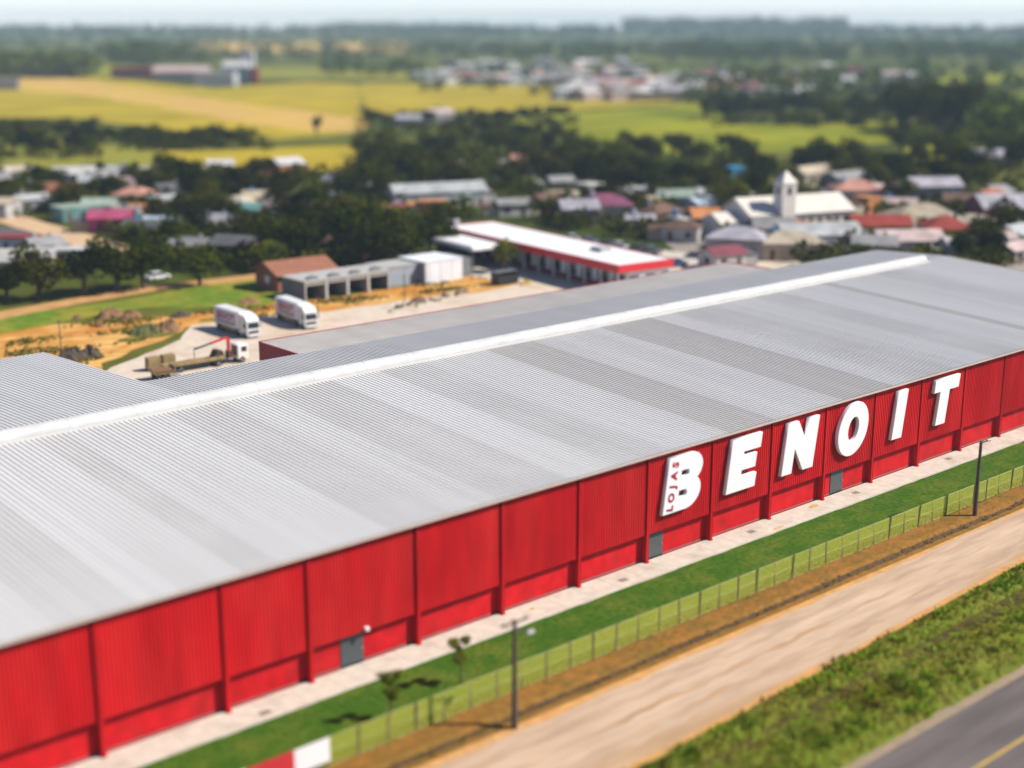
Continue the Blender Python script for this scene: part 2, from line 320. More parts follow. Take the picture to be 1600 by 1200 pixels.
# cladding per bay, base wall per bay, columns
YC, YB, ZB = 76.75, 77.32, 2.62
doors = {4: (51.6, 53.6), 8: (83.05, 85.15), 11: (108.9, 110.95)}
for i in range(len(PIL)-1):
    a, b = PIL[i]+.10, PIL[i+1]-.34
    n = max(4, int(round((b-a)/.29))); p = (b-a)/n; pr_ = []
    for k in range(n): pr_ += [(a+k*p, YC+.055), (a+k*p+.42*p, YC+.055), (a+k*p+.55*p, YC), (a+k*p+.87*p, YC)]
    pr_.append((b, YC+.055)); m_ = len(pr_)
    mb = MB().add([(x, y, ZB) for x, y in pr_] + [(x, y, ZE-.12) for x, y in pr_], [(k, k+1, m_+k+1, m_+k) for k in range(m_-1)])
    mb.add([(x, y, ZB) for x, y in pr_] + [(a, YB+.02, ZB), (b, YB+.02, ZB)], [tuple(list(range(m_)) + [m_+1, m_])])
    WB(mb, 'cladding_panel', RED); a, b = PIL[i]+.1, PIL[i+1]-.1
    if i in doors:
        d0, d1 = doors[i]
        wb = MB().box(a-.1, d0, YB, YB+.25, -.05, ZB+.3).box(d1, b+.1, YB, YB+.25, -.05, ZB+.3).box(d0, d1, YB, YB+.25, 2.38, ZB+.3)
        WB(wb, 'base_wall', RED_B)
        d = WB(MB().box(d0+.02, d1-.02, YB-.05, YB+.06, .112, 2.36), 'door', GREYD)
        for k in range(9): MB().box(d0+.06, d1-.06, YB-.066, YB-.05, .18+k*.24, .18+k*.24+.20).build('door_slat', GREYD, d)
        MB().box(d1-.25, d1-.13, YB-.11, YB-.066, 1.05, 1.25).build('handle', STEEL, d)
    else:
        WB(MB().box(a-.1, b+.1, YB, YB+.25, -.05, ZB+.3), 'base_wall', RED_B)
    WB(MB().box(a-.1, b+.1, YB-.03, YB, .112, .20), 'skirting', mat('grey_skirt', (.22, .18, .17), .8))
for k, x in enumerate(PIL):
    c = WB(MB().box(x-.09, x+.08, 76.70, 77.5, .112, ZE-.16), 'column', RED)
    WB(MB().box(x-.66, x-.10, 77.22, 77.4, ZB+.3, ZE-.16), 'recess_wall', RED_B)
    MB().tube((x+.14, 76.70, .15), (x+.14, 76.70, ZE-.2), .045, n=6).build('downpipe', RED, c)
    MB().box(x-.16, x+.16, 76.58, 76.9, .112, .20).build('foot', RED_B, c)
# end and rear walls
def gz(y): return ZE - .14 + SL*(y-Y0) if y < YR else ZR - .14 - SL*(y-YR)
WB(MB().prism([(77.0, -.05), (77.0, gz(77)), (YR, gz(YR)), (YF2, gz(YF2)), (YF2, -.05)], WX1-.4, WX1-.15, 'x'), 'gable_wall', RED_B)
WB(MB().prism([(77.0, -.05), (77.0, gz(77)), (YR, gz(YR)), (YF1, gz(YF1)), (YF1, -.05)], WX0+.05, WX0+.3, 'x'), 'gable_wall', RED_B)
WB(MB().prism([(YF2, -.05), (YF2, gz(YF2)), (YF1, gz(YF1)), (YF1, -.05)], XS-.3, XS-.1, 'x'), 'gable_wall', RED_B)
WB(MB().box(XS, WX1-.4, YF2-.3, YF2-.1, -.05, gz(YF2)), 'rear_wall', RED_B)
WB(MB().box(WX0+.3, XS-.3, YF1-.3, YF1-.1, -.05, gz(YF1)), 'rear_wall', RED_B)
WB(MB().add([(x, y, ZE-SL*.6+SL*(y-Y0+.6)+.02+d if y <= YR else ZR-SL*(y-YR)+.02+d) for x in (WX1-.06, WX1+.12) for d in (0, .12) for y in (Y0-.6, YR, YF2+.3)],
   [(0,1,7,6),(1,2,8,7),(3,9,10,4),(4,10,11,5),(0,3,4,1),(1,4,5,2),(6,7,10,9),(7,8,11,10)]), 'verge_trim', TRIM)
# floodlight above first door
fl = WB(MB().box(53.3, 53.6, 76.45, 76.75, 2.7, 2.95), 'flood_light', WHITE)

# ------------------------------------------------------------------ giant letters
SLT = 0.157
LYF, LDEP = 76.30, 0.40
LET = mat('letter_white', (0.84, 0.85, 0.87), 0.4, 0.02, 0.5)
def arc(cx, cy, rx, ry, a0, a1, n): return [(cx+rx*cos(a0+(a1-a0)*i/n), cy+ry*sin(a0+(a1-a0)*i/n)) for i in range(n+1)]
H = 4.85
glyph = {
 'B': (83.98, [[(0, 0)] + [(2.6, 0)] + arc(2.75, 1.45, 1.72, 1.45, -pi/2, pi*.295, 12) + arc(2.85, 3.55, 1.50, 1.32, -pi*.235, pi/2, 12) + [(0, H+.02)],
               [(1.68, 1.12), (2.45, 1.12)] + arc(2.45, 1.46, .33, .34, -pi/2, pi/2, 6) + [(1.68, 1.80)],
               [(1.68, 2.95), (2.45, 2.95)] + arc(2.45, 3.25, .30, .30, -pi/2, pi/2, 6) + [(1.68, 3.55)]]),
 'E': (92.15, [[(0, 0), (3.92, 0), (3.92, 1.24), (1.75, 1.24), (1.75, 1.86), (3.62, 1.86), (3.62, 3.12), (1.75, 3.12), (1.75, 3.55), (4.02, 3.55), (4.02, H), (0, H)]]),
 'N': (99.95, [[(0, 0), (1.45, 0), (1.47, 2.35), (3.15, 0), (4.62, 0), (4.62, H), (3.10, H), (3.06, 2.75), (1.50, H), (0, H)]]),
 'O': (108.1, [arc(2.36, 2.45, 2.36, 2.62, 0, 2*pi*31/32, 31), arc(2.36, 2.45, .86, 1.22, 0, 2*pi*19/20, 19)]),
 'I': (117.45, [[(0, 0), (1.66, 0), (1.66, H), (0, H)]]),
 'T': (124.1, [[(1.15, 0), (2.85, 0), (2.85, 3.55), (4.5, 3.55), (4.5, H), (0, H), (0, 3.55), (1.15, 3.55)]]),
}
lab = {'B': 'white raised letter B carrying small red lettering on its stem', 'E': 'white raised letter E on the red wall', 'N': 'white raised letter N on the red wall',
       'O': 'white raised letter O above a grey door', 'I': 'white raised letter I on the red wall', 'T': 'white raised letter T, last of the big sign'}
for ch, (x0, loops) in glyph.items():
    loops = [[(u + SLT*v, v) for u, v in L] for L in loops]
    me = curve_mesh('sign_letter', loops, LDEP/2-.03, 0.03, LET)
    o = link(bpy.data.objects.new('sign_letter', me)); o.location = (x0, LYF+LDEP/2, 4.14); o.rotation_euler = (pi/2, 0, 0)
    tag(o, lab[ch], 'letter', 'big white letters on the red wall')
    if ch == 'B':
        lm = mat('lettering_red', (0.42, 0.01, 0.03), .5, .03)
        v0 = .42
        for k, c2 in enumerate('LOJAS'):
            t = link(bpy.data.objects.new('small_letter', text_mesh(c2, 1.02, .025, .045, lm)), o)
            v = v0 + .95*k; t.location = (.82 + SLT*v, v, LDEP/2+.006); t.rotation_euler = (0, 0, pi/2 - SLT)

# ------------------------------------------------------------------ rear canopy behind the warehouse
can = empty('loading_canopy', (128, 132, 0)); tag(can, 'long low beige roofed loading canopy with dark red end, behind the warehouse', 'canopy')
CZ = 8.1; CX0, CX1, CY0, CY1 = 84.4, 169.0, 122.6, 141.2
def CB(mb, name, m, par=can):
    o = mb.build(name, m, par)
    if par is can: o.location = (-128, -132, 0)
    return o
croof = CB(MB().box(CX0, CX1, CY0, CY1, CZ-.35, CZ-.12), 'roof', ROOFC)
cs = None
x = CX0
cme = None
while x < CX1 - 1:
    if cme is None:
        p = 2.0/6; pr_ = []
        for k in range(6): pr_ += [(k*p, 0), (k*p+.4*p, 0), (k*p+.5*p, .05), (k*p+.9*p, .05)]
        pr_.append((2.01, 0)); n = len(pr_)
        cme = MB().add([(a, CY0, CZ-.1+b) for a, b in pr_]+[(a, CY1+.1, CZ-.1+b) for a, b in pr_], [(k, k+1, n+k+1, n+k) for k in range(n-1)]).mesh('roof_sheet', ROOFC)
    o = link(bpy.data.objects.new('roof_sheet', cme), croof); o.location = (x, 0, 0); x += 2.0
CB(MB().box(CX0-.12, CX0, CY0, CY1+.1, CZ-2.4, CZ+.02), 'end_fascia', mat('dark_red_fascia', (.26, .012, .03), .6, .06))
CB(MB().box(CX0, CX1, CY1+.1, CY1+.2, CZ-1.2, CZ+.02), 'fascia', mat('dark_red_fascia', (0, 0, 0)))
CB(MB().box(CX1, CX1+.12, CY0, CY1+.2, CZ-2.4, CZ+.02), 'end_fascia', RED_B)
for k in range(11): CB(MB().box(CX0+.2+k*8.2, CX0+.5+k*8.2, CY1-.5, CY1-.2, 0, CZ-.35), 'post', RED_B)

# ------------------------------------------------------------------ fence
fen = empty('fence', (95, 66.5, 0)); tag(fen, 'yellow green chain link fence on grey posts between lawn and dirt bank', 'fence')
FP = 2.3
pm = MB().box(-.045, .045, -.045, .045, -.05, 2.2).mesh('post', mat('fence_post', (.16, .12, .09), .8, .1))
mm = MB().add([(0, 0, .12), (FP, 0, .12), (FP, 0, 2.08), (0, 0, 2.08)], [(0, 1, 2, 3)]).mesh('mesh_panel', CHAIN)
rm = MB().tube((0, 0, 2.08), (FP, 0, 2.08), .022, n=5).tube((0, 0, 1.1), (FP, 0, 1.1), .012, n=4).tube((0, 0, .14), (FP, 0, .14), .014, n=4).mesh('tension_wire', mat('wire', (.45, .46, .16), .6, .05))
sm = MB().box(0, FP, -.07, .07, -.05, .10).mesh('footing', mat('footing', (.42, .36, .28), .9, .15))
fx = 34.0; k = 0
while fx < 172:
    for nm, me in (('post', pm), ('mesh_panel', mm), ('tension_wire', rm), ('footing', sm)):
        o = link(bpy.data.objects.new(nm, me), fen); o.location = (fx-95, 0, random.uniform(-.02, .02) if nm == 'post' else 0)
        if nm == 'post': o.rotation_euler = (random.uniform(-.05, .05), random.uniform(-.05, .05), 0)
    fx += FP
# ------------------------------------------------------------------ banner on the fence
ban = empty('banner', (38.9, 66.25, .28)); tag(ban, 'white and red advertising banner standing against the fence', 'banner')
BR = mat('banner_red', (.50, .02, .03), .6, .05, 1, c2=(.62, .20, .22), s2=.9, f2=.66, f2w=.08)
MB().box(-5.4, -1.6, -.03, .03, .35, 1.95).build('white_panel', WHITE, ban)
MB().box(-1.6, 1.75, -.034, .034, .33, 1.97).build('red_panel', BR, ban)
MB().box(1.75, 4.3, -.03, .03, .35, 1.95).build('white_panel', WHITE, ban)
for x in (-5.3, -1.6, 1.7, 4.2): MB().tube((x, .09, -.05), (x, .09, 2.0), .04, n=6).build('post', STEEL, ban)

# ------------------------------------------------------------------ poles
POLE = mat('pole_concrete', (.085, .07, .055), .9, .15, 2)
def lamp_pole(x, y, h, lbl, arms):
    p = empty('utility_pole', (x, y, 0)); tag(p, lbl, 'pole', 'utility poles outside the fence')
    MB().tube((0, 0, -.1), (0, 0, h), .22, .13, 10).build('pole', POLE, p)
    MB().box(-1.15 if arms == 2 else -.25, 1.15, -.05, .05, h-.22, h-.10).build('crossarm', POLE, p)
    for k, xx in enumerate((-.9, -.3, .9) if arms == 2 else (.3, .9)):
        MB().tube((xx, 0, h-.10), (xx, 0, h+.12), .05, .03, 6).build('insulator', mat('insulator', (.3, .22, .16), .3), p)
    return p
p1 = lamp_pole(55.3, 62.75, 7.6, 'blurred dark pole with drooping lamp arm, nearest the camera', 2)
MB().tube((.1, 0, 6.9), (1.3, .1, 6.45), .05, n=6).build('lamp_arm', POLE, p1)
MB().bbox(1.1, 1.75, -.05, .25, 6.22, 6.42, .05).build('lamp_head', mat('lamp_grey', (.4, .4, .38), .5), p1)
p2 = lamp_pole(114.0, 64.6, 7.4, 'thin dark pole with short crossarm in front of the far lawn', 1)
MB().tube((.1, 0, 7.3), (1.9, .1, 7.05), .04, n=6).build('lamp_arm', POLE, p2)
def thin_post(px, py, h, lbl):
    g = gp(px, py); p = MB().tube((0, 0, -.05), (0, 0, h), .09, .06, 8).tube((-.4, 0, h-.3), (.4, 0, h-.3), .035, n=5).build('post', POLE); p.location = (*g, 0); tag(p, lbl, 'post')
thin_post(96, 553, 4.9, 'thin pale post standing beside dark mounds at the yard edge')
thin_post(632, 471, 4.5, 'thin dark post in front of the white shed')
thin_post(497, 490, 3.0, 'short dark post beyond the second white truck')

# manholes and stains on the pavement
MAN = mat('manhole', (.26, .22, .18), .8, .1)
for k, (x, y) in enumerate([(78.4, 75.4), (95.2, 75.7), (111.3, 75.9), (127.8, 76.0), (61.4, 75.2), (44.0, 75.1)]):
    o = MB().box(-.42, .42, -.3, .3, 0, .012).box(-.34, .34, -.22, .22, .012, .02).build('drain_cover', MAN); o.location = (x, y, .113)
    tag(o, ['grey drain cover on the pavement left of the B', 'drain cover on the pavement below the letter N', 'drain cover on the pavement below the letter I',
            'drain cover on the pavement below the plain right hand bays', 'drain cover on the pavement between the first door and the pole', 'blurred drain cover near the left end of the pavement'][k], 'drain cover', 'drain covers')
SAND = mat('sand', (.48, .33, .10), .95, .2, 2)
def mound(name, x, y, rx, ry, h, m, lbl, cat, group=None, seed=0, z=0.0):
    rnd = random.Random(seed); v = [(0, 0, h)]; f = []; R, A = 6, 16; w_ = [rnd.uniform(.8, 1.15) for _ in range(A)]
    for r in range(1, R+1):
        t = r/R
        for a in range(A):
            k = t*w_[a]; v.append((rx*k*cos(2*pi*a/A), ry*k*sin(2*pi*a/A), max(0, h*(1-t**2.2)*rnd.uniform(.45, 1.15)) if r < R else -.05))
    f += [(0, 1+a, 1+(a+1) % A) for a in range(A)]
    for r in range(R-1):
        f += [(1+r*A+a, 1+(r+1)*A+a, 1+(r+1)*A+(a+1) % A, 1+r*A+(a+1) % A) for a in range(A)]
    o = MB().add(v, f).build(name, m); o.location = (x, y, z); tag(o, lbl, cat, group); return o
mound('sand_patch', 105.0, 76.2, .9, .35, .05, SAND, 'yellow sand spilled on the pavement below the letter N', 'sand', seed=3, z=.113)
mound('sand_patch', 68.9, 76.0, .35, .2, .06, SAND, 'small brown clod on the pavement between the first two doors', 'sand', seed=4, z=.113)
mound('sand_patch', 97.8, 74.7, .9, .2, .04, SAND, 'yellow sand smear at the lawn edge below the letter E', 'sand', seed=5, z=.113)

# ------------------------------------------------------------------ trees
LEAF = [leafmat('leaf_dark', (.010, .018, .002), (.080, .080, .005)), leafmat('leaf_mid', (.018, .032, .002), (.11, .115, .007)), leafmat('leaf_light', (.08, .11, .010), (.19, .20, .018))]
def crown_mesh(seed, nclump, nleaf, leaf, rz=.85, m=None):
    rnd = np.random.RandomState(seed); V = []; F = []
    cl = []
    for i in range(nclump):
        d = rnd.normal(size=3); d /= np.linalg.norm(d); d[2] = d[2]*.8 + .05
        cl.append((d*rnd.uniform(.25, .72)*np.array([1, 1, rz]), rnd.uniform(.26, .46)))
    cl.append((np.zeros(3), .5))
    for c, r in cl:
        for j in range(nleaf):
            d = rnd.normal(size=3); d /= np.linalg.norm(d)
            p = c + d*r*rnd.uniform(.72, 1.05)
            nrm = d + rnd.normal(size=3)*.6; nrm /= np.linalg.norm(nrm)
            u = np.cross(nrm, rnd.normal(size=3)); u /= np.linalg.norm(u); w_ = np.cross(nrm, u)
            s = leaf*rnd.uniform(.6, 1.3); n = len(V)
            V += [tuple(p-u*s*.9), tuple(p+w_*s*.55), tuple(p+u*s*.9), tuple(p-w_*s*.55)]
            F.append((n, n+1, n+2, n+3))
    return MB().add(V, F).mesh('crown', m)
def trunk_mesh(seed):
    rnd = random.Random(seed); mb = MB().tube((0, 0, -.05), (0.03, 0.02, .55), .055, .035, 7)
    for i in range(4):
        a = rnd.uniform(0, 6.28); r = rnd.uniform(.2, .38); mb.tube((.02, .01, rnd.uniform(.35, .5)), (r*cos(a), r*sin(a), rnd.uniform(.65, .8)), .026, .010, 5)
    return mb.mesh('trunk', BARK)
CR = [[crown_mesh(10*k+j, 11+3*j, 95, .085, .85, LEAF[k]) for j in range(3)] for k in range(3)]
TRK = [trunk_mesh(i) for i in range(3)]
def tree(x, y, h, label, group=None, kind=1, spread=1.0, name='tree', rnd=random):
    t = empty(name, (x, y, 0), rnd.uniform(0, 6.28)); tag(t, label, 'tree', group)
    tr = link(bpy.data.objects.new('trunk', rnd.choice(TRK)), t); tr.scale = (h, h, h)
    c = link(bpy.data.objects.new('crown', CR[kind][rnd.randrange(3)]), t)
    rr = h*.46*spread; c.location = (0, 0, h*.56); c.scale = (rr*rnd.uniform(.9, 1.15), rr*rnd.uniform(.9, 1.15), h*.50); c.rotation_euler = (rnd.uniform(-.15, .15), rnd.uniform(-.15, .15), rnd.uniform(0, 6.28))
    return t
# row along the dirt lane on the left
for (px, py, h, l) in [(62, 468, 9.8, 'leftmost broad tree of the row along the dirt lane'), (132, 462, 9.4, 'second broad tree from the left in the lane row'),
                       (183, 456, 10.0, 'third broad tree from the left in the lane row'), (225, 450, 9.6, 'fourth tree in the lane row with leaning trunk'),
                       (312, 446, 7.4, 'lone round tree at the right end of the lane row'), (12, 472, 7.0, 'low dark bushy tree at the left picture edge')]:
    tree(*gp(px, py), h, l, 'row of trees along the dirt lane', 0 if px < 200 else 1, 1.3)
tree(*gp(788, 425), 7.2, 'small light green tree in front of the white and red store', None, 2, .85)
tree(*gp(1345, 408), 4.2, 'round green bush just beyond the warehouse ridge', None, 1, 1.3)
tree(*gp(423, 420), 6.5, 'bright green tree left of the brick house', None, 2, 1.0)
tree(*gp(735, 352), 5.0, 'yellowish bush behind the white store roof', None, 2, 1.2)
AREAS = []; HC = []
def area(*a): AREAS.append(a)
ORD = 'first second third fourth fifth sixth seventh eighth ninth tenth eleventh twelfth thirteenth fourteenth fifteenth sixteenth seventeenth eighteenth nineteenth twentieth'.split()
def _area(x0, x1, y0, y1, n, h0, h1, label, group, kinds=(0, 1), spread=1.0, seed=1, slope=0.0):
    rnd = random.Random(seed); cnt = 0
    for i in range(n):
        px = x0 + (x1-x0)*(i+rnd.uniform(.05, .95))/n; py = rnd.uniform(y0, y1) + slope*(px-x0)
        if any(a <= px <= b and c <= py <= d for a, b, c, d in CLEAR): continue
        g = gp(px, py)
        if any((g[0]-hx)**2+(g[1]-hy)**2 < hr*hr for hx, hy, hr in HC): continue
        lb = label if y1-y0 > 18 else ORD[cnt] + ' from the left, ' + label; cnt += 1
        tree(*g, rnd.uniform(h0, h1), lb, group, rnd.choice(kinds), spread*rnd.uniform(.75, 1.25), rnd=rnd)
CLEAR = [(0, 180, 340, 412), (1160, 1325, 318, 368)]
area(0, 240, 285, 335, 22, 6, 9.5, 'tree among the houses of the left village', 'trees in the left village', (0, 1, 1), 1.05, 2)
area(240, 470, 285, 330, 24, 7, 10, 'tree between the mid left houses', 'trees between the mid left houses', (0, 0, 1), 1.1, 3)
area(225, 440, 340, 400, 20, 6, 9.5, 'tree in the gardens behind the grass lot', 'trees in the gardens behind the grass lot', (0, 1), 1.1, 4)
area(430, 700, 365, 425, 24, 8, 11.5, 'dark tree of the grove behind the grey sheds', 'grove behind the grey sheds', (0, 0, 1), 1.15, 5)
area(480, 640, 300, 350, 10, 7, 10, 'dark tree at the back of the grove', 'trees at the back of the grove', (0, 0, 1), 1.1, 55)
area(560, 1010, 265, 306, 36, 8, 11.5, 'dark tree in the thick belt beyond the store', 'tree belt beyond the store', (0, 0, 1), 1.2, 6)
area(560, 1180, 232, 258, 26, 7, 10, 'dark tree at the back of the belt beyond the store', 'back of the tree belt beyond the store', (0, 1, 1), 1.2, 66)
area(1000, 1200, 290, 345, 16, 8, 11, 'dark tree left of the church', 'trees left of the church', (0, 0, 1), 1.15, 7)
area(820, 1060, 320, 350, 12, 6, 8, 'tree between the houses behind the store', 'trees behind the store', (0, 1), 1.0, 77)
area(1230, 1600, 258, 302, 24, 8, 11, 'dark tree in the belt behind the church', 'tree belt behind the church', (0, 0, 1), 1.2, 8)
area(1400, 1600, 235, 255, 10, 8, 11, 'olive tree along the field edge on the right', 'trees along the right field edge', (1, 2), 1.2, 88)
area(1490, 1600, 365, 418, 9, 7, 9.5, 'dark tree beside the far end of the warehouse', 'trees beside the far end of the warehouse', (0, 0, 1), 1.15, 9)
area(1340, 1500, 300, 335, 8, 6, 9, 'tree behind the cream roofed house', 'trees behind the cream roofed house', (0, 1), 1.1, 99)
area(130, 400, 220, 232, 18, 5.5, 8.5, 'dark tree of the hedgerow across the yellow fields', 'hedgerow across the yellow fields', (0, 0, 1), 1.3, 10)
area(0, 150, 200, 245, 14, 7, 11, 'tree at the left edge of the fields', 'trees at the left edge of the fields', (0, 1, 1), 1.2, 11)
area(570, 890, 184, 198, 16, 5.5, 8.5, 'dark tree of the hedgerow in the middle fields', 'hedgerow in the middle fields', (0, 0, 1), 1.3, 12)
area(700, 870, 206, 222, 9, 6, 9, 'dark tree on the field island', 'field island trees', (0, 0), 1.3, 13)
area(1100, 1390, 178, 194, 20, 9, 13, 'dark tree of the wood beyond the bright field', 'wood beyond the bright field', (0, 0, 1), 1.2, 14)
area(1395, 1520, 196, 214, 12, 17, 24, 'tall dark tree of the big clump on the right', 'big tree clump on the right', (0, 0), .9, 15)
tree(*gp(495, 212), 9, 'lone tree standing in the tan field', None, 0, .6)

# saplings on the lawn
def sapling(x, y, h, lbl, seed):
    rnd = random.Random(seed); t = empty('sapling', (x, y, 0)); tag(t, lbl, 'sapling')
    MB().tube((0, 0, -.05), (.05, .03, h*.7), .07, .03, 6).tube((.04, 0, h*.4), (.5, .1, h*.85), .03, .015, 5).tube((.04, 0, h*.35), (-.45, 0, h*.9), .03, .015, 5).build('trunk', BARK, t)
    for q in [(.6, .1, h*.9, .62), (-.5, 0, h*.95, .72), (.05, 0, h*.55, .85), (.1, .3, h*.75, .5)]:
        c = link(bpy.data.objects.new('crown', CR[2][seed % 3]), t); c.location = q[:3]; c.scale = (q[3]*.85,)*3
sapling(56.6, 69.9, 3.4, 'small forked sapling on the lawn left of the near pole', 1)
sapling(49.9, 69.0, 3.4, 'darker forked sapling beside the banner', 2)

FARLEAF = leafmat('far_leaf', (.045, .075, .012), (.24, .25, .03))
# distant woods: one mass, nobody could count it
def woods(name, regions, label, seed, leaf=1.0):
    rnd = np.random.RandomState(seed); V = []; F = []
    for (x0, x1, y0, y1, n, h0, h1) in regions:
        for i in range(n):
            px = rnd.uniform(x0, x1); py = rnd.uniform(y0, y1); g = gp(px, py); h = rnd.uniform(h0, h1); r = h*.55
            for j in range(34):
                d = rnd.normal(size=3); d /= np.linalg.norm(d); p = np.array([g[0], g[1], h*.55]) + d*np.array([r, r, h*.45])*rnd.uniform(.6, 1)
                u = rnd.normal(size=3); u /= np.linalg.norm(u); w_ = np.cross(u, rnd.normal(size=3)); w_ /= np.linalg.norm(w_); s = h*.13*leaf*rnd.uniform(.7, 1.4); k = len(V)
                V += [tuple(p-u*s), tuple(p+w_*s), tuple(p+u*s), tuple(p-w_*s)]; F.append((k, k+1, k+2, k+3))
    o = MB().add(V, F).build(name, FARLEAF); tag(o, label, 'woods', kind='stuff'); return o
woods('plantation', [(-20, 142, 110, 122, 110, 16, 20)], 'dark block of plantation trees at the upper left', 1)
woods('distant_woods', [(165, 300, 92, 104, 30, 16, 24), (300, 560, 84, 100, 60, 8, 14), (500, 660, 108, 122, 30, 8, 12), (560, 1100, 70, 96, 210, 9, 16), (1050, 1600, 68, 100, 240, 10, 20),
                        (1060, 1400, 118, 165, 90, 8, 13), (1400, 1600, 110, 150, 40, 8, 14), (640, 1060, 100, 150, 70, 6, 9), (1530, 1600, 170, 235, 24, 10, 15), (0, 560, 62, 80, 90, 10, 16)],
      'hazy far woods spread towards the horizon', 2)
woods('horizon_woods', [(-40, 1640, 46, 60, 700, 14, 28), (980, 1320, 44, 54, 200, 26, 50), (500, 760, 46, 54, 90, 20, 34)], 'bluish line of far woods along the horizon', 3, 1.3)

# ------------------------------------------------------------------ fields, lanes, yard
GOLD = mat('gold_field', (.42, .31, .022), .95, .20, .03, c2=(.33, .27, .024), s2=.010, f2=.52, f2w=.14, spec=.05)
TAN = mat('tan_field', (.56, .36, .11), .95, .14, .03, c2=(.50, .34, .05), s2=.015, f2=.55, f2w=.1, spec=.05)
OLIVE = mat('olive_field', (.27, .25, .035), .95, .16, .03, c2=(.20, .21, .03), s2=.015, f2=.52, f2w=.1, spec=.05)
LIME = mat('lime_field', (.27, .27, .014), .95, .20, .03, c2=(.15, .18, .012), s2=.014, f2=.54, f2w=.12, spec=.05)
LANE = mat('lane_dirt', (.58, .40, .24), .95, .12, .3, spec=.05)
ORL = mat('lane_orange', (.50, .28, .11), .95, .16, .4, spec=.05)
PAVG = mat('pale_pavement', (.56, .49, .42), .9, .10, .3)
def field(pts, z, m, j=3): return sheet('field', pix(pts), z, m, j, 15, int(abs(pts[0][0])))
field([(-60, 122), (150, 120), (330, 138), (480, 128), (560, 132), (570, 205), (400, 222), (250, 200), (130, 185), (-60, 182)], -.04, GOLD)
field([(-60, 119), (100, 121), (240, 140), (400, 165), (570, 185), (570, 206), (470, 205), (300, 178), (150, 150), (-60, 133)], -.02, TAN)
field([(240, 236), (560, 226), (590, 262), (400, 268), (250, 262)], -.03, GOLD)
field([(560, 130), (880, 134), (1060, 160), (900, 172), (700, 176), (570, 180)], -.03, GOLD)
field([(700, 190), (880, 176), (1080, 164), (1110, 200), (1080, 240), (900, 240), (860, 212), (720, 205)], -.025, LIME)
field([(1060, 160), (1130, 162), (1140, 196), (1380, 190), (1400, 178), (1410, 222), (1250, 235), (1060, 240)], -.035, LIME)
field([(1400, 218), (1530, 214), (1560, 240), (1420, 255)], -.03, LIME)
field([(1515, 140), (1640, 150), (1640, 195), (1525, 185)], -.03, LIME)
field([(0, 200), (130, 205), (250, 240), (240, 268), (0, 262)], -.03, OLIVE)
field([(140, 96), (330, 112), (330, 128), (140, 118)], -.03, LIME, 6)
field([(400, 104), (560, 106), (660, 112), (640, 124), (400, 122)], -.03, OLIVE, 6)
field([(300, 66), (640, 68), (640, 82), (300, 80)], -.03, TAN, 20)
field([(1380, 115), (1600, 110), (1600, 128), (1400, 132)], -.03, LIME, 6)
def lane(name, pts, wid, z, m):
    P = [np.array(gp(*p)) for p in pts]; L = []; R = []
    for i in range(len(P)):
        d = P[min(i+1, len(P)-1)] - P[max(i-1, 0)]; d /= np.linalg.norm(d); n = np.array([-d[1], d[0]]); k = wid[i] if isinstance(wid, (list, tuple)) else wid
        L.append(tuple(P[i]+n*k/2)); R.append(tuple(P[i]-n*k/2))
    mb = MB(); v = [(*a, z) for a in L] + [(*a, z) for a in R]; n = len(L)
    mb.add(v, [(i, n+i, n+i+1, i+1) for i in range(n-1)]); o = mb.build(name, m); o['kind'] = 'structure'; return o
lane('dirt_lane', [(-60, 508), (0, 492), (120, 470), (240, 450), (400, 432), (560, 408), (640, 395)], 5.0, -.02, ORL)
lane('village_road', [(-60, 322), (0, 336), (50, 352), (110, 368), (150, 380), (168, 390), (160, 399), (120, 406), (60, 414), (-40, 424)], [8, 8, 8, 8, 9, 9, 9, 8, 8, 8], -.02, LANE)
sheet('parking_ground', pix([(-40, 350), (60, 358), (140, 386), (130, 396), (40, 406), (-40, 415)]), -.03, mat('dark_tarmac', (.10, .09, .10), .9, .2, .3))
# yard, lot grass, orange dirt
sheet('grass_lot', [gp(-60, 512), gp(0, 494), (104, 214), (123, 219), (134, 213), (122, 197), (116, 194), (102, 205.5), (88, 204), (70, 200)], -.03, LOTG, .5, 3, 21)
sheet('dirt_lot', [(40, 150), (60, 214), (90, 201), (108, 196), (122, 196), (124, 193.2), (165, 193), (166, 178), (140, 179), (118, 183), (100, 188), (90, 181), (80, 175), (75, 165), (60, 150)], -.05, DIRT, .6, 3, 22)
sheet('yard', [(60, 123), (62, 150), (72, 163), (80, 172), (95, 181), (101, 188.5), (117, 187.5), (122, 183.5), (140, 182.5), (151, 180), (160, 181.5), (172, 182), (230, 170), (230, 123)], -.015, YARD, .45, 2.5, 23)
sheet('store_forecourt', [(160, 193), (170, 222), (203, 214), (208, 186), (205, 166), (172, 172), (160, 185)], -.01, PAVG, .3, 3, 24)
sheet('town_ground', pix([(1040, 350), (1120, 330), (1330, 335), (1500, 350), (1640, 380), (1640, 430), (1400, 425), (1060, 420)]), -.05, mat('town_ground', (.30, .26, .22), .9, .25, .05), 1.5, 6, 25)
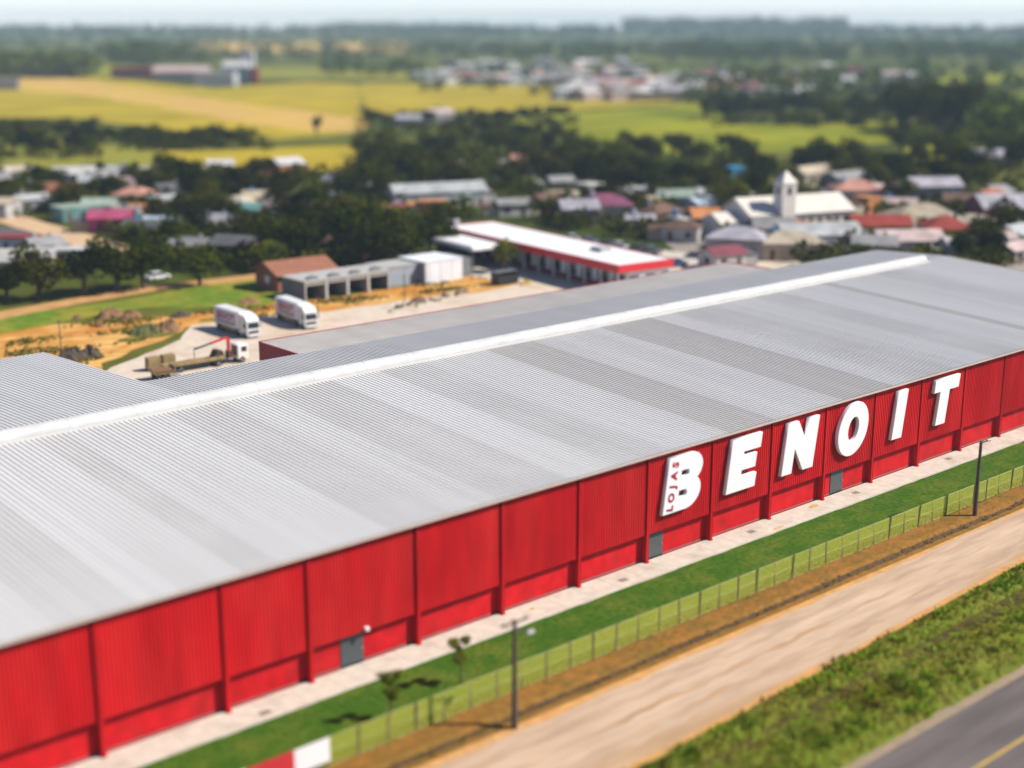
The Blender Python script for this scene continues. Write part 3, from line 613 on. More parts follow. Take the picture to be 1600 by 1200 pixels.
# weedy green patches in the dirt lot
WEED = mat('weeds', (.11, .14, .02), .95, .25, .8, c2=(.30, .20, .05), s2=.25, f2=.58, spec=.05)
for k, (x, y, a, b) in enumerate([(92.5, 186, 5, 1.8), (73, 177, 3, 1.6), (107, 190.5, 4, 1.2)]):
    sheet('weed_patch', [(x+a*cos(t*.6283), y+b*sin(t*.6283)) for t in range(10)], -.008+.001*k, WEED, .6, 1.0, 40+k)
SOIL = mat('dark_soil', (.075, .055, .040), .95, .25, .8); SOIL2 = mat('brown_soil', (.22, .12, .055), .95, .25, .8); SOILG = mat('grassy_soil', (.10, .105, .03), .95, .3, .8)
for k, (px, py, rx, h, m, l) in enumerate([(115, 560, 2.6, 1.6, SOIL, 'large dark soil mound at the yard corner by the thin post'), (143, 556, 1.7, 1.5, SOIL, 'smaller dark soil mound at the yard corner'),
        (173, 494, 2.2, 1.5, SOIL2, 'brown soil mound farthest left near the grass lot'), (205, 496, 2.0, 1.2, SOIL2, 'second brown soil mound near the grass lot'),
        (228, 520, 2.6, 1.4, SOILG, 'grassy dark mound at the yard edge left of the trucks'), (262, 516, 2.4, 1.6, SOIL2, 'soil mound nearest the first white truck'),
        (121, 498, .9, .6, SOIL2, 'tiny dirt heap on the orange ground'), (156, 510, .9, .6, SOIL2, 'tiny dirt heap in the middle of the orange ground'),
        (388, 472, 2.2, .7, SOIL2, 'low dirt heap in front of the brick house'), (655, 470, 1.6, .8, SOIL2, 'dirt heap in front of the white shed'),
        (282, 494, 1.8, .7, SOIL, 'heap of scrap beside the grass lot')]):
    mound('soil_mound', *gp(px, py), rx, rx*.8, h, m, l, 'mound', 'soil mounds round the yard', seed=60+k)
ROCK = mat('rubble', (.16, .12, .09), .9, .3, 2); ROCKP = mat('pale_rubble', (.50, .44, .36), .9, .2, 2)
rr = random.Random(5)
for k in range(20):
    px = 612 + k*6.2 + rr.uniform(-3, 3); py = 486 - k*1.55 + rr.uniform(-3, 3)
    if k > 12: py -= 2
    mound('rubble_block', *gp(px, py), rr.uniform(.35, .8), rr.uniform(.3, .6), rr.uniform(.35, .8), ROCK if k % 3 else ROCKP, 'block of rubble in the line dumped across the yard', 'rubble', 'line of rubble across the yard', seed=90+k)

# ------------------------------------------------------------------ houses
C = {'white': (.62, .60, .58), 'cream': (.53, .45, .33), 'grey': (.34, .33, .33), 'dgrey': (.14, .14, .15), 'lav': (.43, .41, .46), 'terra': (.38, .14, .07), 'salmon': (.62, .30, .22), 'maroon': (.24, .045, .07),
     'orange': (.62, .24, .07), 'pink': (.48, .07, .17), 'teal': (.12, .30, .29), 'mint': (.38, .47, .39), 'lblue': (.50, .60, .70), 'blue': (.03, .28, .48), 'yellow': (.66, .45, .06), 'brown': (.17, .09, .06), 'red': (.33, .035, .022),
     'beige': (.55, .46, .33), 'pinkish': (.58, .44, .42), 'purple': (.26, .07, .14), 'ggrey': (.50, .52, .53)}
def hm(c, k): return mat(k + '_' + c, tuple(q*.76 for q in C[c]), .8, .24, .35, c2=tuple(q*.5+.02 for q in C[c]), s2=.5, f2=.66, f2w=.12, orand=.12)
HOUSE_N = 0
def house(px, py, w, d, h, kind, rc, wc, label, rot=None, detail=True, cat='house', group=None, rh=None, name='house'):
    global HOUSE_N; HOUSE_N += 1
    rnd = random.Random(HOUSE_N*13+1)
    g = gp(px, py)
    if detail: w *= .9; d *= .9
    if rot is None: rot = rnd.choice([0, 0, -41, -30, -55]) + rnd.uniform(-6, 6)
    o = empty(name, (g[0], g[1], -.05), radians(rot)); tag(o, label, cat, group)
    wm, rm_ = hm(wc, 'wall'), hm(rc, 'roof'); a, b = w/2, d/2; e = .45
    MB().box(-a, a, -b, b, 0, h).build('wall', wm, o)
    rh = (rh if rh else min(w, d)*.24); r = MB()
    if kind == 'gable':
        r.prism([(-b-e, h-.12), (0, h+rh), (b+e, h-.12), (b+e-.25, h-.12), (0, h+rh-.28), (-b-e+.25, h-.12)], -a-e, a+e, 'x')
        MB().prism([(-b, h), (0, h+rh-.3), (b, h)], -a+.001, -a+.15, 'x').build('gable', wm, o); MB().prism([(-b, h), (0, h+rh-.3), (b, h)], a-.15, a-.001, 'x').build('gable', wm, o)
    elif kind == 'hip':
        q = max(.1, a-b*.9)
        r.add([(-a-e, -b-e, h-.05), (a+e, -b-e, h-.05), (a+e, b+e, h-.05), (-a-e, b+e, h-.05), (-q, 0, h+rh), (q, 0, h+rh)], [(0, 1, 5, 4), (1, 2, 5), (2, 3, 4, 5), (3, 0, 4), (3, 2, 1, 0)])
    elif kind == 'shed':
        r.prism([(-b-e, h-.05), (b+e, h+rh*.5), (b+e, h+rh*.5+.12), (-b-e, h+.09)], -a-e, a+e, 'x')
        MB().prism([(-b, h), (b, h+rh*.5-.04), (b, h)], -a+.01, a-.01, 'x').build('gable', wm, o)
    else:
        r.box(-a-.15, a+.15, -b-.15, b+.15, h, h+.3)
    ro = r.build('roof', rm_, o)
    HC.append((g[0], g[1], max(w, d)*.5))
    if detail:
        if rnd.random() < .6:
            s_ = rnd.choice((-1, 1)); aw = rnd.uniform(2.2, 3.6); x0_, x1_ = (a, a+aw) if s_ > 0 else (-a-aw, -a)
            ax = MB().box(x0_, x1_, -b*.7, b*.6, 0, h*.78).build('annex', hm(rnd.choice(['beige', 'grey', wc]), 'wall'), o)
            MB().prism([(-b*.7-.3, h*.78), (b*.6+.2, h*.78+.5), (b*.6+.2, h*.78+.6), (-b*.7-.3, h*.78+.1)], x0_-.1, x1_+.1, 'x').build('annex_roof', hm(rnd.choice(['grey', 'brown', rc, 'dgrey']), 'roof'), ax)
        if rnd.random() < .25:
            MB().tube((-a*.5, b*.3, h+rh*.4), (-a*.5, b*.3, h+rh*.4+1.5), .6, .55, 10).build('water_tank', hm(rnd.choice(['blue', 'grey', 'lblue']), 'wall'), ro)
        n = max(1, int(w/3.2))
        di = rnd.randrange(n)
        for i in range(n):
            x = -a + w*(i+.5)/n
            if i == di: MB().box(x-.5, x+.5, -b-.05, -b, .05, 2.15).build('door', hm('brown', 'door'), o)
            else: MB().box(x-.65, x+.65, -b-.05, -b, 1.0, 2.1).build('window', GLASS, o)
        for i in range(max(1, int(d/3.6))):
            y = -b + d*(i+.5)/max(1, int(d/3.6)); MB().box(-a-.05, -a, y-.6, y+.6, 1.0, 2.1).build('window', GLASS, o)
        if kind in ('gable', 'hip') and rnd.random() < .35:
            MB().box(a*.4, a*.4+.6, .3, .9, h+rh*.3, h+rh+.5).build('chimney', hm('grey', 'wall'), ro)
    return o
T = [
 # left village
 (45, 296, 16, 8, 3.2, 'gable', 'lav', 'pinkish', 'long mauve grey roofed house at the top of the left village', -35), (118, 288, 12, 8, 3.4, 'gable', 'white', 'white', 'white roofed house at the right top of the left village', -30),
 (60, 312, 10, 8, 3.0, 'gable', 'brown', 'pinkish', 'brown roofed pinkish house in the left village', -35), (98, 314, 9, 7, 3, 'gable', 'terra', 'beige', 'terracotta roofed house beside the brown one, left village', -35),
 (12, 300, 10, 8, 3, 'hip', 'grey', 'cream', 'grey hip roofed house at the left picture edge'), (30, 283, 9, 7, 3, 'gable', 'beige', 'beige', 'beige house behind the mauve grey roof'),
 (187, 306, 9, 8, 3.2, 'gable', 'pinkish', 'pinkish', 'pale pink roofed house above the salmon house'), (212, 322, 10, 8, 3.2, 'hip', 'salmon', 'pinkish', 'salmon roofed house above the magenta house'),
 (122, 342, 11, 8, 3, 'flat', 'mint', 'teal', 'teal walled house with mint green roof'), (158, 338, 8, 7, 3, 'gable', 'mint', 'cream', 'mint roofed cream house right of the teal one'),
 (176, 360, 10, 7, 3.2, 'gable', 'pink', 'pink', 'bright magenta house above the curving road'), (205, 352, 6, 6, 3, 'gable', 'grey', 'cream', 'small cream house right of the magenta one'),
 (236, 348, 9, 7, 3, 'gable', 'orange', 'grey', 'orange brown roofed house left of the pale blue roof'), (262, 338, 8, 8, 4.5, 'flat', 'ggrey', 'white', 'two storey white house behind the orange brown roof'),
 (255, 370, 8, 7, 3, 'gable', 'lblue', 'lblue', 'pale blue house at the edge of the gardens'), (225, 372, 8, 6, 2.8, 'gable', 'dgrey', 'grey', 'dark roofed house left of the pale blue one'),
 (268, 312, 9, 7, 3, 'gable', 'dgrey', 'grey', 'dark grey house behind the two storey white one'), (300, 280, 10, 8, 3, 'hip', 'beige', 'cream', 'cream house at the field edge, upper left'), (345, 272, 8, 7, 3, 'gable', 'white', 'cream', 'small white roofed house at the field edge'),
 (248, 282, 9, 7, 3, 'gable', 'cream', 'yellow', 'yellowish house at the field edge nearest the left village'), (160, 290, 8, 7, 3, 'gable', 'grey', 'beige', 'grey roofed house hidden in trees at the top of the left village'),
 (335, 366, 11, 8, 3, 'gable', 'lav', 'grey', 'lavender grey roofed house behind the lone lane tree'), (372, 402, 9, 7, 3, 'gable', 'dgrey', 'brown', 'low dark roofed house behind the grass lot'), (300, 400, 8, 6, 2.6, 'gable', 'grey', 'brown', 'grey garden shed behind the lane row', None),
 (395, 385, 8, 6, 3, 'gable', 'beige', 'cream', 'beige roofed house left of the grove'), (365, 335, 9, 7, 3, 'gable', 'cream', 'yellow', 'pale yellow house right of the lavender grey roof'), (385, 345, 7, 6, 3, 'gable', 'teal', 'teal', 'small teal house between garden trees'),
 # mid left
 (412, 306, 14, 11, 4, 'hip', 'maroon', 'brown', 'large maroon hip roofed house in the mid left'), (448, 276, 9, 8, 4, 'gable', 'white', 'orange', 'orange walled house with white roof at the field edge'), (405, 325, 8, 7, 3, 'gable', 'beige', 'cream', 'small beige house in front of the maroon roof'),
 (565, 286, 11, 8, 3.4, 'hip', 'beige', 'yellow', 'beige yellow house in front of the tree belt'), (535, 300, 10, 7, 3, 'gable', 'lav', 'grey', 'lavender roofed house left of the beige yellow one'), (510, 332, 8, 7, 3.4, 'gable', 'lblue', 'ggrey', 'pale blue roofed house in the grove'),
 (428, 364, 11, 7, 3, 'gable', 'cream', 'cream', 'cream roofed house at the left of the grove'), (505, 372, 9, 7, 3, 'gable', 'cream', 'beige', 'cream house half hidden in the grove'), (470, 345, 8, 7, 3, 'gable', 'grey', 'beige', 'grey roofed house between the cream ones'), (390, 300, 8, 7, 3, 'gable', 'dgrey', 'grey', 'dark roofed house left of the maroon roof'),
 (600, 395, 8, 6, 2.8, 'gable', 'beige', 'yellow', 'small yellow house behind the grey sheds'), (545, 400, 9, 6, 2.8, 'gable', 'brown', 'orange', 'brown roofed hut behind the grey sheds'),
 (683, 322, 26, 9, 4, 'gable', 'ggrey', 'white', 'long pale grey roofed hall left of the store', -20), (676, 336, 7, 5, 3.2, 'flat', 'orange', 'orange', 'bright orange block in front of the pale grey hall', -41), (705, 282, 9, 8, 3.5, 'gable', 'beige', 'cream', 'cream house behind the pale grey hall'),
 (766, 285, 9, 7, 3, 'gable', 'teal', 'teal', 'teal house in front of the tree belt'), (828, 274, 12, 8, 4.5, 'gable', 'salmon', 'white', 'white house with red roof in the tree belt'), (795, 272, 7, 6, 3, 'gable', 'grey', 'mint', 'pale green house left of the white red roofed one'), (735, 320, 8, 7, 3, 'gable', 'mint', 'mint', 'mint house right of the pale grey hall'),
 # behind the store
 (945, 345, 13, 10, 4.2, 'hip', 'purple', 'cream', 'cream house with purple hip roof behind the store', -41), (903, 350, 9, 8, 4, 'gable', 'lav', 'grey', 'grey house left of the purple roof'), (920, 312, 6, 6, 4, 'flat', 'white', 'cream', 'narrow cream house above the purple roof'), (855, 330, 9, 7, 3, 'gable', 'brown', 'orange', 'orange brown house left of the grey one'),
 (1055, 330, 9, 7, 4, 'gable', 'mint', 'white', 'white house with pale green roof'), (1096, 338, 9, 7, 3.2, 'gable', 'lblue', 'lblue', 'pale blue house above the orange roof'), (1110, 360, 10, 8, 3.4, 'gable', 'orange', 'dgrey', 'bright orange roofed house left of the church', -35), (1030, 352, 10, 8, 3.4, 'hip', 'brown', 'brown', 'brown hip roofed house behind the parked cars'),
 (1065, 362, 6, 6, 3, 'flat', 'white', 'pinkish', 'small pinkish block left of the orange roof'), (1000, 335, 9, 7, 3, 'gable', 'beige', 'beige', 'beige house among trees behind the store'), (875, 300, 7, 6, 3.2, 'gable', 'grey', 'cream', 'grey roofed house in the tree belt'),
 # around the church
 (1146, 300, 5, 5, 6.5, 'flat', 'blue', 'blue', 'bright blue block in the trees left of the church', -15), (1268, 290, 16, 8, 4, 'gable', 'beige', 'cream', 'cream roofed house behind the church'), (1320, 296, 14, 8, 3.4, 'gable', 'grey', 'grey', 'grey house right behind the church'),
 (1335, 322, 13, 10, 4.5, 'hip', 'salmon', 'pinkish', 'salmon roofed house right of the church', -41), (1375, 322, 8, 8, 4, 'gable', 'pinkish', 'white', 'pale house right of the salmon roof'), (1352, 342, 5, 5, 5, 'flat', 'orange', 'orange', 'narrow orange block below the salmon roof'),
 (1372, 374, 13, 8, 3.6, 'gable', 'red', 'yellow', 'yellow house with red roof near the warehouse end', -41), (1315, 372, 8, 6, 3, 'flat', 'yellow', 'yellow', 'small all yellow house', -41),
 (1440, 362, 18, 14, 3.2, 'hip', 'beige', 'brown', 'large cream hip roofed house near the warehouse end', -41), (1474, 384, 10, 10, 4.2, 'hip', 'red', 'yellow', 'dark red hip roofed house with yellow walls', -41), (1527, 375, 12, 9, 3, 'gable', 'beige', 'cream', 'cream roofed house right of the dark red roof'),
 (1455, 312, 14, 9, 4, 'gable', 'lav', 'grey', 'lavender grey house in trees on the right'), (1575, 352, 18, 12, 4.6, 'gable', 'lav', 'maroon', 'grey roofed hall with maroon wall at the right edge', -35), (1500, 330, 9, 7, 3, 'gable', 'brown', 'beige', 'brown roofed house left of the maroon hall'),
 (1152, 400, 12, 9, 4, 'hip', 'lav', 'grey', 'lavender hip roofed house beside the warehouse ridge'), (1232, 402, 13, 9, 3.4, 'hip', 'cream', 'beige', 'cream hip roofed house in front of the church', -41), (1275, 388, 18, 9, 3.4, 'gable', 'ggrey', 'white', 'long pale grey roof in front of the church', -30), (1205, 378, 9, 8, 3.5, 'gable', 'grey', 'dgrey', 'dark walled house below the church tower'),
 (1415, 398, 14, 8, 3.4, 'gable', 'pinkish', 'white', 'white pinkish roofed house at the end of the warehouse ridge', -35), (1365, 402, 9, 7, 3, 'gable', 'grey', 'white', 'small grey roofed house at the end of the ridge'), (1128, 417, 8, 6, 2.8, 'gable', 'maroon', 'white', 'red roofed kiosk between store and warehouse', -10), (1160, 360, 8, 7, 3.4, 'gable', 'grey', 'beige', 'beige house left of the church front'),
 (1505, 405, 9, 7, 3, 'gable', 'white', 'white', 'white house at the foot of the warehouse gable'), (1585, 385, 9, 8, 3, 'gable', 'ggrey', 'cream', 'pale house at the right edge below the maroon hall'), (1190, 345, 7, 6, 3, 'gable', 'brown', 'orange', 'small orange house left of the church'),
 # near left
 (20, 432, 16, 9, 3.4, 'shed', 'white', 'pinkish', 'long white roofed shed at the left edge behind the lane trees', -30), (118, 412, 9, 6, 2.8, 'flat', 'white', 'white', 'white flat roofed box beside the curving road', -41), (30, 393, 8, 5, 3, 'flat', 'red', 'white', 'white kiosk with red top inside the road bend', -41), (70, 402, 7, 6, 2.8, 'gable', 'grey', 'grey', 'small grey shed inside the road bend'),
 (1545, 262, 16, 9, 4, 'gable', 'lav', 'grey', 'grey shed behind trees at the upper right'), (685, 190, 14, 9, 4, 'gable', 'pinkish', 'grey', 'pinkish farmhouse in the middle fields'), (640, 198, 12, 8, 3.6, 'gable', 'lav', 'grey', 'grey farmhouse in the middle fields'), (10, 140, 18, 10, 5, 'gable', 'dgrey', 'grey', 'dark farm shed at the left edge of the tan field'),
]
for t in T: house(*t[:9], rot=t[9] if len(t) > 9 else None)
# smaller houses squeezed between the named ones
seen = {t[8] for t in T}
def head(l):
    l = l.split(',')[0]
    for c in (' with ', ' behind ', ' at ', ' in ', ' left ', ' right ', ' beside ', ' above ', ' hidden ', ' among ', ' between ', ' below ', ' near ', ' inside ', ' half ', ' on ', ' of '):
        l = l.split(c)[0]
    return l
RN = {'white': 'white', 'cream': 'cream', 'grey': 'grey', 'dgrey': 'dark grey', 'lav': 'mauve', 'terra': 'terracotta', 'brown': 'brown', 'beige': 'beige', 'pinkish': 'pinkish', 'maroon': 'maroon', 'ggrey': 'pale grey'}
frnd = random.Random(77); T0 = [(gp(t[0], t[1]), t) for t in T]
for (x0, x1, y0, y1, n) in [(-10, 290, 275, 375, 14), (290, 620, 280, 400, 9), (640, 900, 285, 345, 5), (880, 1130, 310, 385, 16), (1130, 1600, 315, 412, 34)]:
    for i in range(n*4):
        if i >= n*4 or n <= 0: break
        px, py = frnd.uniform(x0, x1), frnd.uniform(y0, y1); g = gp(px, py)
        if any(a <= px <= b and c <= py <= d for a, b, c, d in CLEAR): continue
        if any((g[0]-hx)**2+(g[1]-hy)**2 < (hr+5.0)**2 for hx, hy, hr in HC) or g[1] < 130 or (160 < g[0] < 212 and 155 < g[1] < 228): continue
        rc = frnd.choice(['grey', 'dgrey', 'terra', 'brown', 'lav', 'beige', 'pinkish', 'ggrey', 'cream', 'maroon', 'terra']); wc = frnd.choice(['cream', 'beige', 'pinkish', 'white', 'grey'])
        dd, (gg, t) = min((math.hypot(q[0][0]-g[0], q[0][1]-g[1]), q) for q in T0)
        dx, dy = px-t[0], py-t[1]
        rel = ('right of' if dx > 0 else 'left of') if abs(dx) > abs(dy)*2 else ('behind' if dy < 0 else 'in front of')
        lb = 'small %s roofed %s house %s the %s' % (RN[rc], RN[wc], rel, head(t[8]))
        if lb in seen or len(lb.split()) > 16: continue
        seen.add(lb); n -= 1
        house(px, py, frnd.uniform(6, 9.5), frnd.uniform(5, 7.5), frnd.uniform(2.6, 3.4), frnd.choice(['gable', 'gable', 'hip', 'shed']), rc, wc, lb)
# far town: too small to tell one from another
rnd = random.Random(31)
for (x0, x1, y0, y1, n) in [(660, 880, 122, 134, 20), (880, 1060, 128, 158, 34), (1060, 1260, 120, 155, 34), (700, 1000, 102, 118, 16), (1240, 1420, 112, 150, 16), (1340, 1420, 140, 150, 4)]:
    for i in range(n):
        px = x0+(x1-x0)*(i+rnd.random())/n; py = rnd.uniform(y0, y1)
        house(px, py, rnd.uniform(11, 22), rnd.uniform(8, 12), rnd.uniform(3.2, 6), rnd.choice(['gable', 'hip', 'gable', 'flat']), rnd.choice(['white', 'pinkish', 'lav', 'ggrey', 'terra', 'white', 'grey', 'maroon']), rnd.choice(['white', 'white', 'cream', 'pinkish', 'ggrey']),
              'small blurred house of the far town beyond the yellow fields', rot=rnd.choice([-41, -20, -60, 0]), detail=False, group='houses of the far town')
# factory on the far left
for (px, py, w, d, h, k, rc, wc, l) in [(222, 122, 42, 20, 8, 'flat', 'red', 'maroon', 'long red factory hall beyond the tan field'), (285, 126, 40, 16, 7, 'gable', 'pinkish', 'pinkish', 'pale pinkish factory hall right of the red one'),
        (340, 134, 26, 18, 9, 'flat', 'lav', 'ggrey', 'grey factory block in front of the white tower'), (372, 130, 18, 16, 12, 'gable', 'white', 'lblue', 'pale factory hall beside the white tower'), (388, 128, 10, 9, 22, 'flat', 'white', 'white', 'white factory tower beyond the tan field'), (398, 131, 6, 8, 11, 'flat', 'red', 'red', 'small red annex at the foot of the white tower')]:
    house(px, py, w, d, h, k, rc, wc, l, rot=-41, detail=False, cat='factory', name='factory_building')

for a in AREAS: _area(*a)
# hedges and garden shrubs between the houses: one mass
def shrubs():
    rnd = np.random.RandomState(8); V = []; F = []
    for (x0, x1, y0, y1, n) in [(0, 250, 285, 380, 260), (240, 640, 275, 425, 480), (560, 1180, 235, 310, 420), (860, 1180, 310, 370, 200), (1130, 1600, 255, 420, 420), (1390, 1530, 196, 216, 60), (120, 420, 218, 236, 110), (560, 900, 184, 226, 130), (1100, 1390, 178, 198, 110), (0, 150, 198, 250, 80)]:
        for i in range(n):
            px, py = rnd.uniform(x0, x1), rnd.uniform(y0, y1); g = gp(px, py)
            if any(a <= px <= b and c <= py <= d for a, b, c, d in CLEAR) or any((g[0]-hx)**2+(g[1]-hy)**2 < (hr*.9)**2 for hx, hy, hr in HC) or (155 < g[0] < 212 and 150 < g[1] < 226): continue
            h = rnd.uniform(1.4, 5.0); r = h*rnd.uniform(.5, .95)
            for j in range(60):
                d = rnd.normal(size=3); d /= np.linalg.norm(d); p = np.array([g[0], g[1], h*.45]) + d*np.array([r, r, h*.5])*rnd.uniform(.6, 1)
                u = rnd.normal(size=3); u /= np.linalg.norm(u); w_ = np.cross(u, rnd.normal(size=3)); w_ /= np.linalg.norm(w_); s_ = h*.11*rnd.uniform(.7, 1.4); k = len(V)
                V += [tuple(p-u*s_), tuple(p+w_*s_), tuple(p+u*s_), tuple(p-w_*s_)]; F.append((k, k+1, k+2, k+3))
    o = MB().add(V, F).build('garden_shrubs', LEAF[1]); tag(o, 'low dark green shrubs and hedges between houses and trees', 'shrubs', kind='stuff')
shrubs()

# ------------------------------------------------------------------ church
ch = empty('church', (*gp(1232, 364), -.05), radians(-18)); tag(ch, 'white church with square tower and long nave on the right', 'church')
CW = hm('cream', 'wall'); CHW = mat('church_white', (.72, .66, .58), .7, .06, .3)
MB().box(-13, 13, -5, 7, 0, 5.2).build('nave', CHW, ch)
MB().prism([(-5.6, 5.0), (1, 8.2), (7.6, 5.0), (7.3, 5.0), (1, 7.8), (-5.3, 5.0)], -13.4, 13.4, 'x').build('roof', mat('church_roof', (.66, .61, .54), .7, .06, .3), ch)
for s in (-13, 12.7): MB().prism([(-5, 5.2), (1, 7.8), (7, 5.2)], s, s+.3, 'x').build('gable', CHW, ch)
tw = MB().box(-6.2, -2.8, -6.3, -2.9, 0, 11.6).build('tower', CHW, ch)
MB().add([(-6.4, -6.5, 11.6), (-2.6, -6.5, 11.6), (-2.6, -2.7, 11.6), (-6.4, -2.7, 11.6), (-4.5, -4.6, 14.2)], [(0, 1, 4), (1, 2, 4), (2, 3, 4), (3, 0, 4), (3, 2, 1, 0)]).build('spire', CHW, tw)
MB().box(-5.0, -4.0, -6.36, -6.3, 9.2, 10.8).build('belfry_opening', DARK, tw); MB().box(-6.26, -6.2, -5.1, -4.1, 9.2, 10.8).build('belfry_opening', DARK, tw)
MB().box(-5.3, -3.7, -6.37, -6.3, .05, 2.8).build('door', hm('brown', 'door'), tw)
for k in range(6): MB().box(-.5+k*2.2, .5+k*2.2, -5.06, -5, 1.4, 3.8).build('window', GLASS, ch)
MB().box(-19, -13, -3.5, 4.5, 0, 3.6).build('side_wing', CHW, ch)
MB().prism([(-4, 3.5), (.5, 5.4), (5, 3.5)], -19.4, -13.01, 'x').build('wing_roof', mat('church_roof', (0, 0, 0)), ch)

# ------------------------------------------------------------------ store: white roof, red fascia
st = empty('store', (166.6, 162.8, 0), radians(-7)); tag(st, 'long white roofed store with bright red fascia behind the canopy', 'store')
FR = mat('store_red', (.62, .018, .03), .45, .04, .5); SWH = mat('store_white', (.80, .79, .78), .6, .04, .3)
L_, W_ = 56.0, 12.0
MB().box(2.6, W_-.3, .6, L_-.3, -.05, 4.2).build('wall', SWH, st)
ro = MB().box(.15, W_-.15, .15, L_-.15, 3.95, 4.85).build('roof', SWH, st)
for k in range(13): MB().box(.25, W_-.25, .3+k*4.28, .3+k*4.28+4.2, 4.85, 4.93).build('roof_panel', SWH, ro)
MB().box(6.3, 8.6, 13, 16, 4.93, 5.6).build('air_unit', hm('ggrey', 'wall'), ro)
for nm, b in (('fascia', (0, .15, 0, L_, 3.7, 5.05)), ('fascia', (.15, W_, 0, .15, 3.7, 5.05)), ('fascia', (W_-.15, W_, .15, L_, 3.7, 5.05)), ('fascia', (.15, W_-.15, L_-.15, L_, 3.7, 5.05))):
    MB().box(*b).build(nm, FR, st)
for k in range(12):
    y = 1.5+k*4.6; MB().box(2.54, 2.6, y, y+3.0, .9, 2.9).build('window', GLASS, st); MB().box(.5, .75, y-.6, y-.35, 0, 3.95).build('post', SWH, st)
MB().box(2.5, 2.6, .6, L_-.4, 0, .8).build('plinth', mat('dark_red_fascia', (0, 0, 0)), st)
for k in range(3): MB().box(1.2+3.6*k+1.6, 3.6+3.6*k+1.2, .54, .6, .2, 2.8).build('window', GLASS, st)
# lower white canopy at the left of the store
cn = empty('forecourt_canopy', (168.5, 203.5, 0), radians(-7)); tag(cn, 'low white canopy roof left of the store', 'canopy')
MB().bbox(-4.2, 3.4, -6.5, 8.0, 3.5, 4.3, .35).build('roof', SWH, cn)
for x in (-3.4, 2.4):
    for y in (-5.5, 7): MB().box(x-.15, x+.15, y-.15, y+.15, -.05, 3.5).build('post', STEEL, cn)
MB().box(-3.6, 2.6, 5.9, 6.1, 0, 3.5).build('back_screen', GREYD, cn)
# totem sign of the store
tt = empty('sign_totem', (*gp(700, 392), 0), radians(-41)); tag(tt, 'white sign panel with dark red disc left of the store roof', 'sign')
MB().box(-2.4, 2.4, -.2, .2, -.05, 6.4).build('panel', SWH, tt)
dm = MB().tube((0, -.2, 0), (0, -.26, 0), 1.0, 1.0, 20).build('disc', mat('dark_red_fascia', (0, 0, 0)), tt); dm.location = (.6, 0, 5.0)

# ------------------------------------------------------------------ sheds at the back of the yard
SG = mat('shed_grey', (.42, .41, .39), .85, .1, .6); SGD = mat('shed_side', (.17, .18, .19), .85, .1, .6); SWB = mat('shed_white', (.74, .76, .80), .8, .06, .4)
sh = empty('garage_row', (124, 192.6, 0)); tag(sh, 'grey row of four open garages at the back of the yard', 'garage')
LEN, DEP, HT = 17.0, 7.0, 3.1
MB().box(0, .2, 0, DEP, -.05, HT).build('side_wall', SGD, sh); MB().box(LEN-.2, LEN, 0, DEP, -.05, HT).build('side_wall', SGD, sh)
MB().box(.2, LEN-.2, DEP-.2, DEP, -.05, HT).build('rear_wall', SGD, sh)
rf = MB().box(-.15, LEN+.15, -.2, DEP+.1, HT, HT+.28).build('roof', SG, sh)
MB().box(.2, LEN-.2, .02, .2, 2.55, HT).build('lintel', SG, sh)
for k in range(5):
    x = k*LEN/4; MB().box(max(.0, x-.2), min(LEN, x+.2), -.06, .0, -.05, HT).build('column', mat('shed_column', (.55, .54, .52), .8), sh)
for k in range(4):
    x = (k+.5)*LEN/4
    MB().prism([(x+1.1*cos(t*pi/8), HT+.28+.55*sin(t*pi/8)) for t in range(9)], .6, 1.4, 'y').build('roof_vent', SGD, rf)
    if k < 3: MB().box(x+LEN/8-.08, x+LEN/8+.08, .2, DEP-.2, -.05, HT).build('partition', SG, sh)
wb = empty('white_shed', (141.3, 192.5, 0)); tag(wb, 'white walled shed block right of the garage row', 'shed')
MB().box(0, 7.4, 1.6, 7.5, -.05, 3.3).build('rear_block', mat('shed_bluegrey', (.30, .34, .40), .8, .08, .5), wb)
MB().box(-.1, 7.4, 1.45, 7.6, 3.3, 3.45).build('roof', SG, wb)
MB().box(7.4, 15.6, -.3, 7.5, -.05, 3.7).build('front_block', SWB, wb)
MB().box(7.3, 15.7, -.4, 7.6, 3.7, 3.82).build('roof', SWB, wb)
MB().box(15.6, 18.6, 1.0, 7.5, -.05, 3.3).build('end_block', SGD, wb)
for k in range(3): MB().box(8.0+k*2.6, 8.06+k*2.6, -.33, -.3, .05, 3.6).build('joint', SG, wb)
MB().box(7.37, 7.4, .2, 7.0, .05, 3.6).build('side_panel', mat('shed_bluegrey', (0, 0, 0)), wb)
for k in range(2): MB().box(1.2+k*3, 1.26+k*3, 1.56, 1.6, .05, 3.2).build('joint', SG, wb)
# brick house
BRK = mat('brick', (.34, .12, .07), .85, .2, 1.5); TER = mat('terracotta', (.36, .15, .085), .8, .15, 1.2)
bh = empty('brick_house', (131, 206.5, 0), radians(-3)); tag(bh, 'brick house with terracotta gable roof left behind the garages', 'house')
MB().box(-5.5, 5.5, -4, 4, -.05, 3.0).build('wall', BRK, bh)
r = MB().prism([(-4.8, 2.8), (0, 4.7), (4.8, 2.8), (4.5, 2.8), (0, 4.45), (-4.5, 2.8)], -6.2, 6.2, 'x').build('roof', TER, bh)
for k in range(18): MB().add([(-6.15+k*.685, -4.86, 2.80), (-6.0+k*.685, -4.86, 2.80), (-6.0+k*.685, -.02, 4.72), (-6.15+k*.685, -.02, 4.72), (-6.08+k*.685, -4.86, 2.88), (-6.08+k*.685, -.02, 4.80)], [(0, 4, 5, 3), (4, 1, 2, 5)]).build('tile_row', TER, r)
